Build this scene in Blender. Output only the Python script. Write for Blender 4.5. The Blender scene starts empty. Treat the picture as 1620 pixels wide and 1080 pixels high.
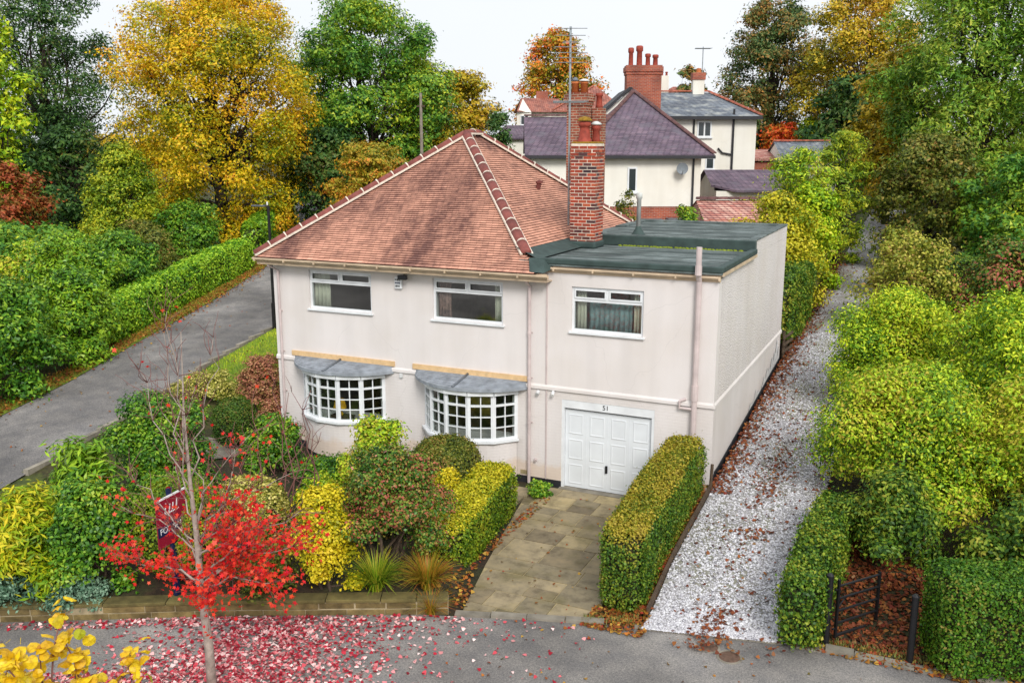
import bpy, math, random
import numpy as np
from mathutils import Vector, Matrix
R = math.radians
scene = bpy.context.scene
col = scene.collection

# ------------------------------------------------------------------ camera, sky, sun, exposure
cam_d = bpy.data.cameras.new('camera')
cam = bpy.data.objects.new('camera', cam_d); col.objects.link(cam)
cam.location = (4.03, -19.59, 8.06)
cam.rotation_euler = (R(90 - 11.995), 0, R(24.7))
cam_d.sensor_width = 36.0
cam_d.lens = 36.0 * 1459 / 1620
cam_d.clip_start = .1; cam_d.clip_end = 2000
scene.camera = cam

world = bpy.data.worlds.new('World'); scene.world = world; world.use_nodes = True
wn, wl = world.node_tree.nodes, world.node_tree.links
bg = wn['Background']
sky = wn.new('ShaderNodeTexSky'); sky.sky_type = 'NISHITA'; sky.sun_disc = False
SUN_EL, SUN_AZ = 38, 142          # azimuth clockwise from +Y: behind the camera, a little to its right
sky.sun_elevation = R(SUN_EL); sky.sun_rotation = R(SUN_AZ); sky.air_density = 1.0; sky.dust_density = 3.0
tc = wn.new('ShaderNodeTexCoord')
cn = wn.new('ShaderNodeTexNoise'); cn.inputs['Scale'].default_value = 1.6; cn.inputs['Detail'].default_value = 3
cr = wn.new('ShaderNodeValToRGB')
cr.color_ramp.elements[0].position = .3; cr.color_ramp.elements[0].color = (5.35, 5.6, 5.95, 1)
cr.color_ramp.elements[1].position = .7; cr.color_ramp.elements[1].color = (6.2, 6.32, 6.5, 1)
mx = wn.new('ShaderNodeMix'); mx.data_type = 'RGBA'; mx.inputs[0].default_value = .95
wl.new(tc.outputs['Generated'], cn.inputs['Vector']); wl.new(cn.outputs['Fac'], cr.inputs['Fac'])
wl.new(sky.outputs[0], mx.inputs[6]); wl.new(cr.outputs[0], mx.inputs[7]); wl.new(mx.outputs[2], bg.inputs['Color'])
bg.inputs['Strength'].default_value = .1

sun_d = bpy.data.lights.new('sun', 'SUN'); sun_d.energy = 1.5; sun_d.angle = R(20); sun_d.color = (1, .97, .92)
sun = bpy.data.objects.new('sun', sun_d); col.objects.link(sun)
sun.location = (0, -20, 40)
sd = Vector((math.sin(R(SUN_AZ)) * math.cos(R(SUN_EL)), math.cos(R(SUN_AZ)) * math.cos(R(SUN_EL)), math.sin(R(SUN_EL))))
sun.rotation_euler = sd.to_track_quat('Z', 'Y').to_euler()

vs = scene.view_settings
vs.view_transform = 'Standard'; vs.look = 'None'; vs.gamma = 1.0; vs.exposure = 0.76; vs.use_curve_mapping = False
scene.cycles.max_bounces = 6; scene.cycles.diffuse_bounces = 2; scene.cycles.glossy_bounces = 3
scene.cycles.transmission_bounces = 4; scene.cycles.transparent_max_bounces = 8
scene.cycles.caustics_reflective = False; scene.cycles.caustics_refractive = False

# ------------------------------------------------------------------ terrain height
FX = np.array([-60, -22, -15.5, -10.1, -7.0, -3.7, -0.4, 3.0, 4.4, 9.0, 30., 60]); FY = np.array([-16., -14, -12.6, -10.05, -8.4, -6.8, -5.65, -4.9, -4.85, -4.4, -2., 1])
def sst(a, b, x):
    t = np.clip((x - a) / (b - a), 0, 1); return t * t * (3 - 2 * t)
def hz(x, y):
    x = np.asarray(x, float); y = np.asarray(y, float)
    d = y - np.interp(x, FX, FY)
    yy = np.minimum(y, 52)
    hill = .0918 * np.maximum(0, yy + 7.6) * sst(0, 2.0, d)
    m = sst(-15.3, -12.6, x) * (1 - sst(-.3, 0, x)) * (1 - sst(9.3, 12, y))
    bed = .3 * sst(.15, .4, d) * (1 - sst(2.5, 6, d)) * (1 - sst(-4.3, -4.1, x + .23 * (y + 3)))
    return hill * (1 - m) + bed * m
def gz(x, y): return float(hz(x, y))

# ------------------------------------------------------------------ materials
def lin(h):
    c = [int(h[i:i + 2], 16) / 255 for i in (0, 2, 4)]
    return tuple(v / 12.92 if v <= .04045 else ((v + .055) / 1.055) ** 2.4 for v in c)
def N(nt, t, **kw):
    n = nt.nodes.new(t)
    for k, v in kw.items():
        if k.startswith('i_'): n.inputs[k[2:].replace('_', ' ')].default_value = v
        else: setattr(n, k, v)
    return n
def ramp(nt, stops):
    n = nt.nodes.new('ShaderNodeValToRGB'); e = n.color_ramp.elements
    while len(e) < len(stops): e.new(.5)
    for el, (p, c) in zip(e, stops): el.position = p; el.color = (*c, 1)
    return n
def new_mat(name):
    m = bpy.data.materials.new(name); m.use_nodes = True
    nt = m.node_tree; return m, nt, nt.nodes['Principled BSDF']
def coords(nt, scale=None, kind='Object'):
    t = nt.nodes.new('ShaderNodeTexCoord')
    if scale is None: return t.outputs[kind]
    mp = nt.nodes.new('ShaderNodeMapping'); mp.inputs['Scale'].default_value = scale
    nt.links.new(t.outputs[kind], mp.inputs['Vector']); return mp.outputs['Vector']
def world_pos(nt, scale=(1, 1, 1)):
    g = nt.nodes.new('ShaderNodeNewGeometry')
    mp = nt.nodes.new('ShaderNodeMapping'); mp.inputs['Scale'].default_value = scale
    nt.links.new(g.outputs['Position'], mp.inputs['Vector']); return mp.outputs['Vector']
def mixc(nt, fac, a, b, mode='MIX'):
    n = nt.nodes.new('ShaderNodeMix'); n.data_type = 'RGBA'; n.blend_type = mode
    for i, v in ((0, fac), (6, a), (7, b)):
        if hasattr(v, 'links'): nt.links.new(v, n.inputs[i])
        else: n.inputs[i].default_value = v if i == 0 else (*v, 1)
    return n.outputs[2]
def plain(name, c, rough=.6, metal=0, var=.12, vscale=6, bump=0, bscale=60, spec=.4, objvar=0.):
    m, nt, b = new_mat(name)
    v = world_pos(nt)
    nz = N(nt, 'ShaderNodeTexNoise', i_Scale=vscale, i_Detail=5.0); nt.links.new(v, nz.inputs['Vector'])
    rp = ramp(nt, [(.3, tuple(x * (1 - var) for x in c)), (.7, tuple(min(1, x * (1 + var)) for x in c))])
    nt.links.new(nz.outputs['Fac'], rp.inputs['Fac']); out = rp.outputs[0]
    if objvar:
        oi = nt.nodes.new('ShaderNodeObjectInfo')
        r2 = ramp(nt, [(0, (1 - objvar,) * 3), (1, (1 + objvar * .6,) * 3)]); nt.links.new(oi.outputs['Random'], r2.inputs['Fac'])
        out = mixc(nt, 1., out, r2.outputs[0], 'MULTIPLY')
    nt.links.new(out, b.inputs['Base Color'])
    b.inputs['Roughness'].default_value = rough; b.inputs['Metallic'].default_value = metal
    b.inputs['Specular IOR Level'].default_value = spec
    if bump:
        n2 = N(nt, 'ShaderNodeTexNoise', i_Scale=bscale, i_Detail=3.0); nt.links.new(v, n2.inputs['Vector'])
        bp = N(nt, 'ShaderNodeBump', i_Strength=bump, i_Distance=.01); nt.links.new(n2.outputs['Fac'], bp.inputs['Height'])
        nt.links.new(bp.outputs[0], b.inputs['Normal'])
    return m
def foliage(name, hexes, scale=.8, rnd=.55, rough=.5, trans=.15, gain=1.6, lo=.33, hi=.67):
    m, nt, b = new_mat(name)
    g = nt.nodes.new('ShaderNodeNewGeometry')
    nz = N(nt, 'ShaderNodeTexNoise', i_Scale=scale, i_Detail=3.0); nt.links.new(g.outputs['Position'], nz.inputs['Vector'])
    mr = N(nt, 'ShaderNodeMapRange'); mr.inputs[1].default_value = lo; mr.inputs[2].default_value = hi
    nt.links.new(nz.outputs['Fac'], mr.inputs[0])
    mt = nt.nodes.new('ShaderNodeMix'); mt.data_type = 'FLOAT'; mt.inputs[0].default_value = rnd
    nt.links.new(mr.outputs[0], mt.inputs[2]); nt.links.new(g.outputs['Random Per Island'], mt.inputs[3])
    k = len(hexes)
    rp = ramp(nt, [(.08 + .84 * i / (k - 1), tuple(min(1, v * gain) for v in lin(h))) for i, h in enumerate(hexes)])
    nt.links.new(mt.outputs[0], rp.inputs['Fac'])
    nt.links.new(rp.outputs[0], b.inputs['Base Color'])
    b.inputs['Roughness'].default_value = rough; b.inputs['Specular IOR Level'].default_value = .3
    tr = nt.nodes.new('ShaderNodeBsdfTranslucent'); nt.links.new(rp.outputs[0], tr.inputs['Color'])
    ms = nt.nodes.new('ShaderNodeMixShader'); ms.inputs[0].default_value = trans
    nt.links.new(b.outputs[0], ms.inputs[1]); nt.links.new(tr.outputs[0], ms.inputs[2])
    nt.links.new(ms.outputs[0], nt.nodes['Material Output'].inputs['Surface'])
    return m
def asphalt(name, c, leaf=False):
    m, nt, b = new_mat(name); v = world_pos(nt)
    n1 = N(nt, 'ShaderNodeTexNoise', i_Scale=.35, i_Detail=5.0); n2 = N(nt, 'ShaderNodeTexNoise', i_Scale=90.0, i_Detail=2.0)
    n3 = N(nt, 'ShaderNodeTexNoise', i_Scale=2.2, i_Detail=6.0)
    for n in (n1, n2, n3): nt.links.new(v, n.inputs['Vector'])
    r1 = ramp(nt, [(.32, tuple(x * .62 for x in c)), (.52, c), (.72, tuple(x * 1.55 for x in c))]); nt.links.new(n1.outputs['Fac'], r1.inputs['Fac'])
    r2 = ramp(nt, [(.35, (.6,) * 3), (.7, (1.45,) * 3)]); nt.links.new(n2.outputs['Fac'], r2.inputs['Fac'])
    r3 = ramp(nt, [(.35, (.8,) * 3), (.65, (1.12, 1.1, 1.05))]); nt.links.new(n3.outputs['Fac'], r3.inputs['Fac'])
    o = mixc(nt, 1., mixc(nt, 1., r1.outputs[0], r2.outputs[0], 'MULTIPLY'), r3.outputs[0], 'MULTIPLY')
    n4 = N(nt, 'ShaderNodeTexNoise', i_Scale=26.0, i_Detail=6.0, i_Roughness=.75); nt.links.new(v, n4.inputs['Vector'])
    r4 = ramp(nt, [(.36, (.62, .64, .64)), (.5, (1, 1, 1)), (.64, (1.4, 1.36, 1.32))]); nt.links.new(n4.outputs['Fac'], r4.inputs['Fac']); o = mixc(nt, 1., o, r4.outputs[0], 'MULTIPLY')
    nt.links.new(o, b.inputs['Base Color']); b.inputs['Roughness'].default_value = .85
    bp = N(nt, 'ShaderNodeBump', i_Strength=.5, i_Distance=.006); nt.links.new(n2.outputs['Fac'], bp.inputs['Height']); nt.links.new(bp.outputs[0], b.inputs['Normal'])
    return m
def stucco(name, c, style, damp=False):
    """painted wall: smooth render, roughcast or painted brickwork, with rain streaks and a little dirt"""
    m, nt, b = new_mat(name); v = world_pos(nt)
    st = N(nt, 'ShaderNodeTexNoise', i_Scale=1.0, i_Detail=4.0); nt.links.new(world_pos(nt, (2.2, 2.2, .25)), st.inputs['Vector'])
    bl = N(nt, 'ShaderNodeTexNoise', i_Scale=.7, i_Detail=5.0); nt.links.new(v, bl.inputs['Vector'])
    r1 = ramp(nt, [(.3, tuple(x * .93 for x in c)), (.6, c)]); nt.links.new(st.outputs['Fac'], r1.inputs['Fac'])
    r2 = ramp(nt, [(.34, (.94, .925, .90)), (.6, (1, 1, 1))]); nt.links.new(bl.outputs['Fac'], r2.inputs['Fac'])
    o = mixc(nt, 1., r1.outputs[0], r2.outputs[0], 'MULTIPLY')
    sp = N(nt, 'ShaderNodeTexNoise', i_Scale=3.1, i_Detail=7.0, i_Roughness=.75); nt.links.new(v, sp.inputs['Vector'])
    r3 = ramp(nt, [(.70, (0, 0, 0)), (.78, (.6,) * 3)]); nt.links.new(sp.outputs['Fac'], r3.inputs['Fac'])
    o = mixc(nt, r3.outputs[0], o, tuple(x * .72 for x in c))
    if damp:
        sz = nt.nodes.new('ShaderNodeSeparateXYZ'); nt.links.new(v, sz.inputs[0])
        dn = N(nt, 'ShaderNodeTexNoise', i_Scale=2.4, i_Detail=5.0); nt.links.new(v, dn.inputs['Vector'])
        da = N(nt, 'ShaderNodeMath', operation='MULTIPLY_ADD'); da.inputs[1].default_value = -.95; nt.links.new(dn.outputs['Fac'], da.inputs[0]); nt.links.new(sz.outputs[2], da.inputs[2])
        rd = ramp(nt, [(0, (.5,) * 3), (.2, (0, 0, 0))]); nt.links.new(da.outputs[0], rd.inputs['Fac']); o = mixc(nt, rd.outputs[0], o, lin('d9bd9f'))
    wn_ = N(nt, 'ShaderNodeTexNoise', i_Scale=1.7, i_Detail=3.0); nt.links.new(v, wn_.inputs['Vector'])
    wv = N(nt, 'ShaderNodeVectorMath', operation='MULTIPLY_ADD'); wv.inputs[1].default_value = (.6, .6, .6); nt.links.new(wn_.outputs['Color'], wv.inputs[0]); nt.links.new(v, wv.inputs[2])
    ck = N(nt, 'ShaderNodeTexVoronoi', feature='DISTANCE_TO_EDGE', i_Scale=.33); nt.links.new(wv.outputs[0], ck.inputs['Vector'])
    rc = ramp(nt, [(.0, (.2,) * 3), (.003, (0, 0, 0))]); nt.links.new(ck.outputs['Distance'], rc.inputs['Fac']); o = mixc(nt, rc.outputs[0], o, tuple(x * .6 for x in c))
    if style == 'rough':
        vo = N(nt, 'ShaderNodeTexVoronoi', i_Scale=26.0); nt.links.new(v, vo.inputs['Vector'])
        r4 = ramp(nt, [(.1, (1.06,) * 3), (.75, (.90, .89, .89))]); nt.links.new(vo.outputs['Distance'], r4.inputs['Fac'])
        o = mixc(nt, .75, o, r4.outputs[0], 'MULTIPLY'); hgt, stg, dist = vo.outputs['Distance'], -1.0, .022
        inv = True
    elif style == 'brick':
        sx = nt.nodes.new('ShaderNodeSeparateXYZ'); nt.links.new(v, sx.inputs[0])
        ad = N(nt, 'ShaderNodeMath', operation='ADD'); nt.links.new(sx.outputs[0], ad.inputs[0]); nt.links.new(sx.outputs[1], ad.inputs[1])
        cb = nt.nodes.new('ShaderNodeCombineXYZ'); nt.links.new(ad.outputs[0], cb.inputs[0]); nt.links.new(sx.outputs[2], cb.inputs[1])
        br = N(nt, 'ShaderNodeTexBrick', i_Scale=1.0, i_Mortar_Size=.008, i_Brick_Width=.225, i_Row_Height=.075, i_Mortar_Smooth=.4)
        br.inputs['Color1'].default_value = (1, 1, 1, 1); br.inputs['Color2'].default_value = (.975, .975, .975, 1); br.inputs['Mortar'].default_value = (.92, .91, .91, 1)
        nt.links.new(cb.outputs[0], br.inputs['Vector'])
        o = mixc(nt, .45, o, br.outputs['Color'], 'MULTIPLY'); hgt, dist = br.outputs['Fac'], .002
        inv = True
    else:
        fn = N(nt, 'ShaderNodeTexNoise', i_Scale=40.0, i_Detail=4.0); nt.links.new(v, fn.inputs['Vector']); hgt, dist, inv = fn.outputs['Fac'], .004, False
    nt.links.new(o, b.inputs['Base Color']); b.inputs['Roughness'].default_value = .8; b.inputs['Specular IOR Level'].default_value = .25
    bp = N(nt, 'ShaderNodeBump', i_Strength=.7, i_Distance=dist); bp.invert = inv; nt.links.new(hgt, bp.inputs['Height']); nt.links.new(bp.outputs[0], b.inputs['Normal'])
    return m
def coursed(name, c1, c2, cm, bw, rh, mortar=.008, zs=1.0, stain=None, bump=.6, rough=.8):
    """far brickwork and far roof tiles, laid in courses: horizontal by x+y, vertical by height"""
    m, nt, b = new_mat(name); v = coords(nt)
    sx = nt.nodes.new('ShaderNodeSeparateXYZ'); nt.links.new(v, sx.inputs[0])
    ad = N(nt, 'ShaderNodeMath', operation='ADD'); nt.links.new(sx.outputs[0], ad.inputs[0]); nt.links.new(sx.outputs[1], ad.inputs[1])
    mu = N(nt, 'ShaderNodeMath', operation='MULTIPLY'); mu.inputs[1].default_value = zs; nt.links.new(sx.outputs[2], mu.inputs[0])
    cb = nt.nodes.new('ShaderNodeCombineXYZ'); nt.links.new(ad.outputs[0], cb.inputs[0]); nt.links.new(mu.outputs[0], cb.inputs[1])
    br = N(nt, 'ShaderNodeTexBrick', i_Scale=1.0, i_Mortar_Size=mortar, i_Brick_Width=bw, i_Row_Height=rh, i_Mortar_Smooth=.1, i_Bias=-.1)
    br.inputs['Color1'].default_value = (*c1, 1); br.inputs['Color2'].default_value = (*c2, 1); br.inputs['Mortar'].default_value = (*cm, 1)
    nt.links.new(cb.outputs[0], br.inputs['Vector']); o = br.outputs['Color']
    nz = N(nt, 'ShaderNodeTexNoise', i_Scale=1.1, i_Detail=6.0); nt.links.new(v, nz.inputs['Vector'])
    r1 = ramp(nt, [(.3, (.62, .6, .62)), (.65, (1.15, 1.12, 1.1))]); nt.links.new(nz.outputs['Fac'], r1.inputs['Fac'])
    o = mixc(nt, 1., o, r1.outputs[0], 'MULTIPLY')
    if stain:
        n3 = N(nt, 'ShaderNodeTexNoise', i_Scale=2.0, i_Detail=6.0); nt.links.new(v, n3.inputs['Vector'])
        r3 = ramp(nt, [(.5, (0, 0, 0)), (.72, (.8,) * 3)]); nt.links.new(n3.outputs['Fac'], r3.inputs['Fac'])
        o = mixc(nt, r3.outputs[0], o, stain)
    nt.links.new(o, b.inputs['Base Color']); b.inputs['Roughness'].default_value = rough
    bp = N(nt, 'ShaderNodeBump', i_Strength=bump, i_Distance=.02); bp.invert = True; nt.links.new(br.outputs['Fac'], bp.inputs['Height']); nt.links.new(bp.outputs[0], b.inputs['Normal'])
    return m
def glass_mat():
    m, nt, b = new_mat('window_glass')
    nt.nodes.remove(b)
    tr = nt.nodes.new('ShaderNodeBsdfTransparent'); tr.inputs[0].default_value = (.9, .94, .93, 1)
    gl = nt.nodes.new('ShaderNodeBsdfGlossy'); gl.inputs['Roughness'].default_value = .02
    lw = nt.nodes.new('ShaderNodeFresnel'); lw.inputs['IOR'].default_value = 2.5
    ge = nt.nodes.new('ShaderNodeNewGeometry'); mu = N(nt, 'ShaderNodeMath', operation='SUBTRACT'); mu.use_clamp = True; nt.links.new(lw.outputs[0], mu.inputs[0]); nt.links.new(ge.outputs['Backfacing'], mu.inputs[1])
    ms = nt.nodes.new('ShaderNodeMixShader'); nt.links.new(mu.outputs[0], ms.inputs[0])
    nt.links.new(tr.outputs[0], ms.inputs[1]); nt.links.new(gl.outputs[0], ms.inputs[2])
    nt.links.new(ms.outputs[0], nt.nodes['Material Output'].inputs['Surface']); return m
def island(name, stops, rough=.7, spec=.3, trans=0., noise=0.):
    """colour picked per loose piece (fallen leaves, stones)"""
    m, nt, b = new_mat(name); g = nt.nodes.new('ShaderNodeNewGeometry')
    rp = ramp(nt, [(i / (len(stops) - 1), lin(h)) for i, h in enumerate(stops)]); nt.links.new(g.outputs['Random Per Island'], rp.inputs['Fac'])
    nt.links.new(rp.outputs[0], b.inputs['Base Color']); b.inputs['Roughness'].default_value = rough; b.inputs['Specular IOR Level'].default_value = spec
    return m
def roof_tile_mat(name, c, dark):
    m, nt, b = new_mat(name); v = world_pos(nt); g = nt.nodes.new('ShaderNodeNewGeometry')
    rp = ramp(nt, [(0, tuple(x * .80 for x in c)), (.5, c), (1, tuple(min(1, x * 1.18) for x in c))]); nt.links.new(g.outputs['Random Per Island'], rp.inputs['Fac'])
    n1 = N(nt, 'ShaderNodeTexNoise', i_Scale=1.0, i_Detail=6.0, i_Roughness=.65); nt.links.new(world_pos(nt, (.75, .32, .32)), n1.inputs['Vector'])
    n2 = N(nt, 'ShaderNodeTexNoise', i_Scale=7.0, i_Detail=5.0, i_Roughness=.7); nt.links.new(v, n2.inputs['Vector'])
    a = N(nt, 'ShaderNodeMath', operation='MULTIPLY_ADD'); a.inputs[1].default_value = .45; nt.links.new(n2.outputs['Fac'], a.inputs[0]); nt.links.new(n1.outputs['Fac'], a.inputs[2])
    r2 = ramp(nt, [(.66, (0, 0, 0)), (.9, (.8,) * 3)]); nt.links.new(a.outputs[0], r2.inputs['Fac'])
    o = mixc(nt, r2.outputs[0], rp.outputs[0], dark)
    nt.links.new(o, b.inputs['Base Color']); b.inputs['Roughness'].default_value = .85; b.inputs['Specular IOR Level'].default_value = .2
    return m
def brick_obj(name):
    m, nt, b = new_mat(name); oi = nt.nodes.new('ShaderNodeObjectInfo')
    rp = ramp(nt, [(0, lin('5a3430')), (.2, lin('8c3d2c')), (.4, lin('b24a30')), (.6, lin('95402e')), (.78, lin('c4603a')), (.9, lin('6a3c3a')), (1, lin('3c2c32'))]); nt.links.new(oi.outputs['Random'], rp.inputs['Fac'])
    n2 = N(nt, 'ShaderNodeTexNoise', i_Scale=22.0, i_Detail=4.0); nt.links.new(world_pos(nt), n2.inputs['Vector'])
    r2 = ramp(nt, [(.3, (.7,) * 3), (.7, (1.2,) * 3)]); nt.links.new(n2.outputs['Fac'], r2.inputs['Fac'])
    nt.links.new(mixc(nt, 1., rp.outputs[0], r2.outputs[0], 'MULTIPLY'), b.inputs['Base Color']); b.inputs['Roughness'].default_value = .85
    return m
def slab_mat():
    m, nt, b = new_mat('sandstone_paving'); oi = nt.nodes.new('ShaderNodeObjectInfo'); v = world_pos(nt)
    rp = ramp(nt, [(0, lin('736752')), (.4, lin('a09174')), (.7, lin('857a63')), (1, lin('b3a17a'))]); nt.links.new(oi.outputs['Random'], rp.inputs['Fac'])
    n1 = N(nt, 'ShaderNodeTexNoise', i_Scale=3.0, i_Detail=8.0, i_Roughness=.7); nt.links.new(v, n1.inputs['Vector'])
    r1 = ramp(nt, [(.32, (.5, .48, .45)), (.5, (.95, .95, .93)), (.7, (1.25, 1.2, 1.1))]); nt.links.new(n1.outputs['Fac'], r1.inputs['Fac'])
    o = mixc(nt, 1., rp.outputs[0], r1.outputs[0], 'MULTIPLY')
    n2 = N(nt, 'ShaderNodeTexNoise', i_Scale=1.2, i_Detail=5.0); nt.links.new(v, n2.inputs['Vector'])
    r2 = ramp(nt, [(.52, (0, 0, 0)), (.7, (.6,) * 3)]); nt.links.new(n2.outputs['Fac'], r2.inputs['Fac'])
    o = mixc(nt, r2.outputs[0], o, lin('6b6238'))
    nt.links.new(o, b.inputs['Base Color']); b.inputs['Roughness'].default_value = .8
    bp = N(nt, 'ShaderNodeBump', i_Strength=.5, i_Distance=.012); nt.links.new(n1.outputs['Fac'], bp.inputs['Height']); nt.links.new(bp.outputs[0], b.inputs['Normal'])
    return m
def ground_mat(name, stops, scale=1.3, fine=18., bump=.6):
    m, nt, b = new_mat(name); v = world_pos(nt)
    n1 = N(nt, 'ShaderNodeTexNoise', i_Scale=scale, i_Detail=7.0, i_Roughness=.65); n2 = N(nt, 'ShaderNodeTexNoise', i_Scale=fine, i_Detail=4.0)
    for n in (n1, n2): nt.links.new(v, n.inputs['Vector'])
    rp = ramp(nt, [(.3 + .4 * i / (len(stops) - 1), lin(h)) for i, h in enumerate(stops)]); nt.links.new(n1.outputs['Fac'], rp.inputs['Fac'])
    r2 = ramp(nt, [(.3, (.55,) * 3), (.7, (1.35,) * 3)]); nt.links.new(n2.outputs['Fac'], r2.inputs['Fac'])
    nt.links.new(mixc(nt, 1., rp.outputs[0], r2.outputs[0], 'MULTIPLY'), b.inputs['Base Color']); b.inputs['Roughness'].default_value = .95
    bp = N(nt, 'ShaderNodeBump', i_Strength=bump, i_Distance=.03); nt.links.new(n2.outputs['Fac'], bp.inputs['Height']); nt.links.new(bp.outputs[0], b.inputs['Normal'])
    return m

def felt_mat(name):
    m, nt, b = new_mat(name); v = world_pos(nt)
    n1 = N(nt, 'ShaderNodeTexNoise', i_Scale=.9, i_Detail=6.0, i_Roughness=.7); n2 = N(nt, 'ShaderNodeTexNoise', i_Scale=1.0, i_Detail=4.0); n3 = N(nt, 'ShaderNodeTexNoise', i_Scale=70.0, i_Detail=2.0)
    nt.links.new(v, n1.inputs['Vector']); nt.links.new(world_pos(nt, (.5, 4., 1.)), n2.inputs['Vector']); nt.links.new(v, n3.inputs['Vector'])
    r1 = ramp(nt, [(.32, lin('343f3e')), (.5, lin('57615f')), (.62, lin('727c7b')), (.72, lin('55544a'))]); nt.links.new(n1.outputs['Fac'], r1.inputs['Fac'])
    r2 = ramp(nt, [(.35, (.7, .72, .74)), (.65, (1.3, 1.3, 1.28))]); nt.links.new(n2.outputs['Fac'], r2.inputs['Fac']); o = mixc(nt, 1., r1.outputs[0], r2.outputs[0], 'MULTIPLY')
    r3 = ramp(nt, [(.3, (.8,) * 3), (.7, (1.2,) * 3)]); nt.links.new(n3.outputs['Fac'], r3.inputs['Fac']); o = mixc(nt, 1., o, r3.outputs[0], 'MULTIPLY')
    nt.links.new(o, b.inputs['Base Color']); b.inputs['Roughness'].default_value = .85; return m
def lane_mat():
    m, nt, b = new_mat('worn_gravel_lane'); v = world_pos(nt)
    n1 = N(nt, 'ShaderNodeTexVoronoi', i_Scale=34.0); n2 = N(nt, 'ShaderNodeTexNoise', i_Scale=1.4, i_Detail=6.0, i_Roughness=.7); n3 = N(nt, 'ShaderNodeTexNoise', i_Scale=1.0, i_Detail=5.0)
    nt.links.new(v, n1.inputs['Vector']); nt.links.new(v, n2.inputs['Vector']); nt.links.new(world_pos(nt, (2.2, .35, 1)), n3.inputs['Vector'])
    r1 = ramp(nt, [(0, lin('5f5d5e')), (.5, lin('a9a7a8')), (1, lin('dcdbdd'))]); nt.links.new(n1.outputs['Color'], r1.inputs['Fac'])
    r2 = ramp(nt, [(.42, (0, 0, 0)), (.66, (.75,) * 3)]); nt.links.new(n2.outputs['Fac'], r2.inputs['Fac'])
    o = mixc(nt, r2.outputs[0], r1.outputs[0], lin('8a8478'))
    r3 = ramp(nt, [(.5, (0, 0, 0)), (.68, (.7,) * 3)]); nt.links.new(n3.outputs['Fac'], r3.inputs['Fac'])
    o = mixc(nt, r3.outputs[0], o, lin('6f7048'))
    nt.links.new(o, b.inputs['Base Color']); b.inputs['Roughness'].default_value = .95
    bp = N(nt, 'ShaderNodeBump', i_Strength=.8, i_Distance=.02); nt.links.new(n1.outputs['Distance'], bp.inputs['Height']); nt.links.new(bp.outputs[0], b.inputs['Normal']); return m
PINK = (.79, .74, .722)
M = {}
M['render'] = stucco('pink_render', PINK, 'smooth')
M['roughcast'] = stucco('pink_roughcast', PINK, 'rough')
M['pbrick'] = stucco('pink_painted_brick', PINK, 'brick', True)
M['cream_wall'] = stucco('cream_roughcast', (.9, .87, .79), 'smooth')
M['white'] = plain('white_upvc', (.80, .82, .84), .4, var=.09, vscale=3)
M['whitedoor'] = plain('white_door_paint', (.77, .80, .83), .42, var=.06, vscale=2)
M['dirtywhite'] = plain('weathered_white_paint', (.70, .70, .70), .6, var=.15)
M['cream'] = plain('cream_gutter', lin('cfb89c'), .5, var=.2, vscale=3)
M['pinkpipe'] = plain('pink_pipe', (.60, .50, .485), .5, var=.12, vscale=4)
M['black'] = plain('black_paint', (.012, .012, .014), .4, var=.2)
M['blackbase'] = plain('black_damp_course', (.02, .02, .025), .7, var=.3)
M['felt'] = felt_mat('green_mineral_felt')
M['felt_plain'] = plain('plain_mineral_felt', lin('6f7875'), .85, var=.45, vscale=1.1, bump=.5, bscale=90)
M['feltedge'] = plain('dark_green_felt_edge', lin('3b4b48'), .75, var=.25, vscale=4)
M['lead'] = plain('lead_flashing', lin('6b7178'), .55, metal=.2, var=.25)
M['timber'] = plain('pale_new_timber', lin('dcb98a'), .65, var=.12, vscale=9)
M['oldwood'] = plain('weathered_wood', lin('57483a'), .85, var=.3, vscale=8)
M['glass'] = glass_mat()
M['dark_room'] = plain('room_interior', (.60, .55, .49), .9)
M['curtain'] = plain('cream_curtain', (.72, .68, .55), .85, var=.08)
M['curtain_blue'] = plain('patterned_blue_curtain', lin('8fa3a6'), .85, var=.35, vscale=14)
M['curtain_red'] = plain('patterned_red_curtain', lin('a08078'), .85, var=.45, vscale=12)
M['net'] = plain('net_curtain', lin('7f9a9c'), .9, var=.25, vscale=10)
M['yellow'] = plain('yellow_lampshade', lin('eeb21c'), .7, var=.05)
M['tile'] = roof_tile_mat('salmon_roof_tile', lin('d8a088'), lin('553c3e'))
M['tileedge'] = plain('tile_edge_shadow', lin('5a2a26'), .9, var=.3)  # dark colour on the tile butts paints in the shadow lines between courses
M['tiledeck'] = plain('roof_underlay', lin('3d2a28'), .95)
M['hiptile'] = plain('red_hip_tile', lin('80463f'), .75, var=.22, vscale=9, objvar=.25)
M['mortar'] = plain('lime_mortar', lin('ded2c2'), .9, var=.2, vscale=14)
M['brickmortar'] = plain('chimney_mortar', lin('e2d6c4'), .95, var=.2, vscale=14)
M['brick'] = brick_obj('chimney_brick')
M['pot'] = plain('terracotta_pot', lin('9a4334'), .75, var=.28, vscale=9)
M['pot_light'] = plain('orange_terracotta_pot', lin('c4703e'), .75, var=.2, vscale=9)
M['moss'] = plain('mossy_cap', lin('8f6e22'), .95, var=.35, vscale=16, bump=.6)
M['steel'] = plain('galvanised_steel', lin('a5acaf'), .35, metal=.7, var=.2)
M['grey_cap'] = plain('pale_flue_cap', lin('c8cac6'), .5, var=.15)
M['slab'] = slab_mat()
M['joint'] = plain('sandy_joint', lin('a3946f'), .95, var=.35, vscale=5)
M['stone'] = plain('mossy_wall_stone', lin('75653f'), .9, var=.5, vscale=5, bump=.6, bscale=30, objvar=.25)
M['coping'] = plain('mossy_coping_stone', lin('6a6038'), .9, var=.4, vscale=4, bump=.6, bscale=30, objvar=.2)
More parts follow.
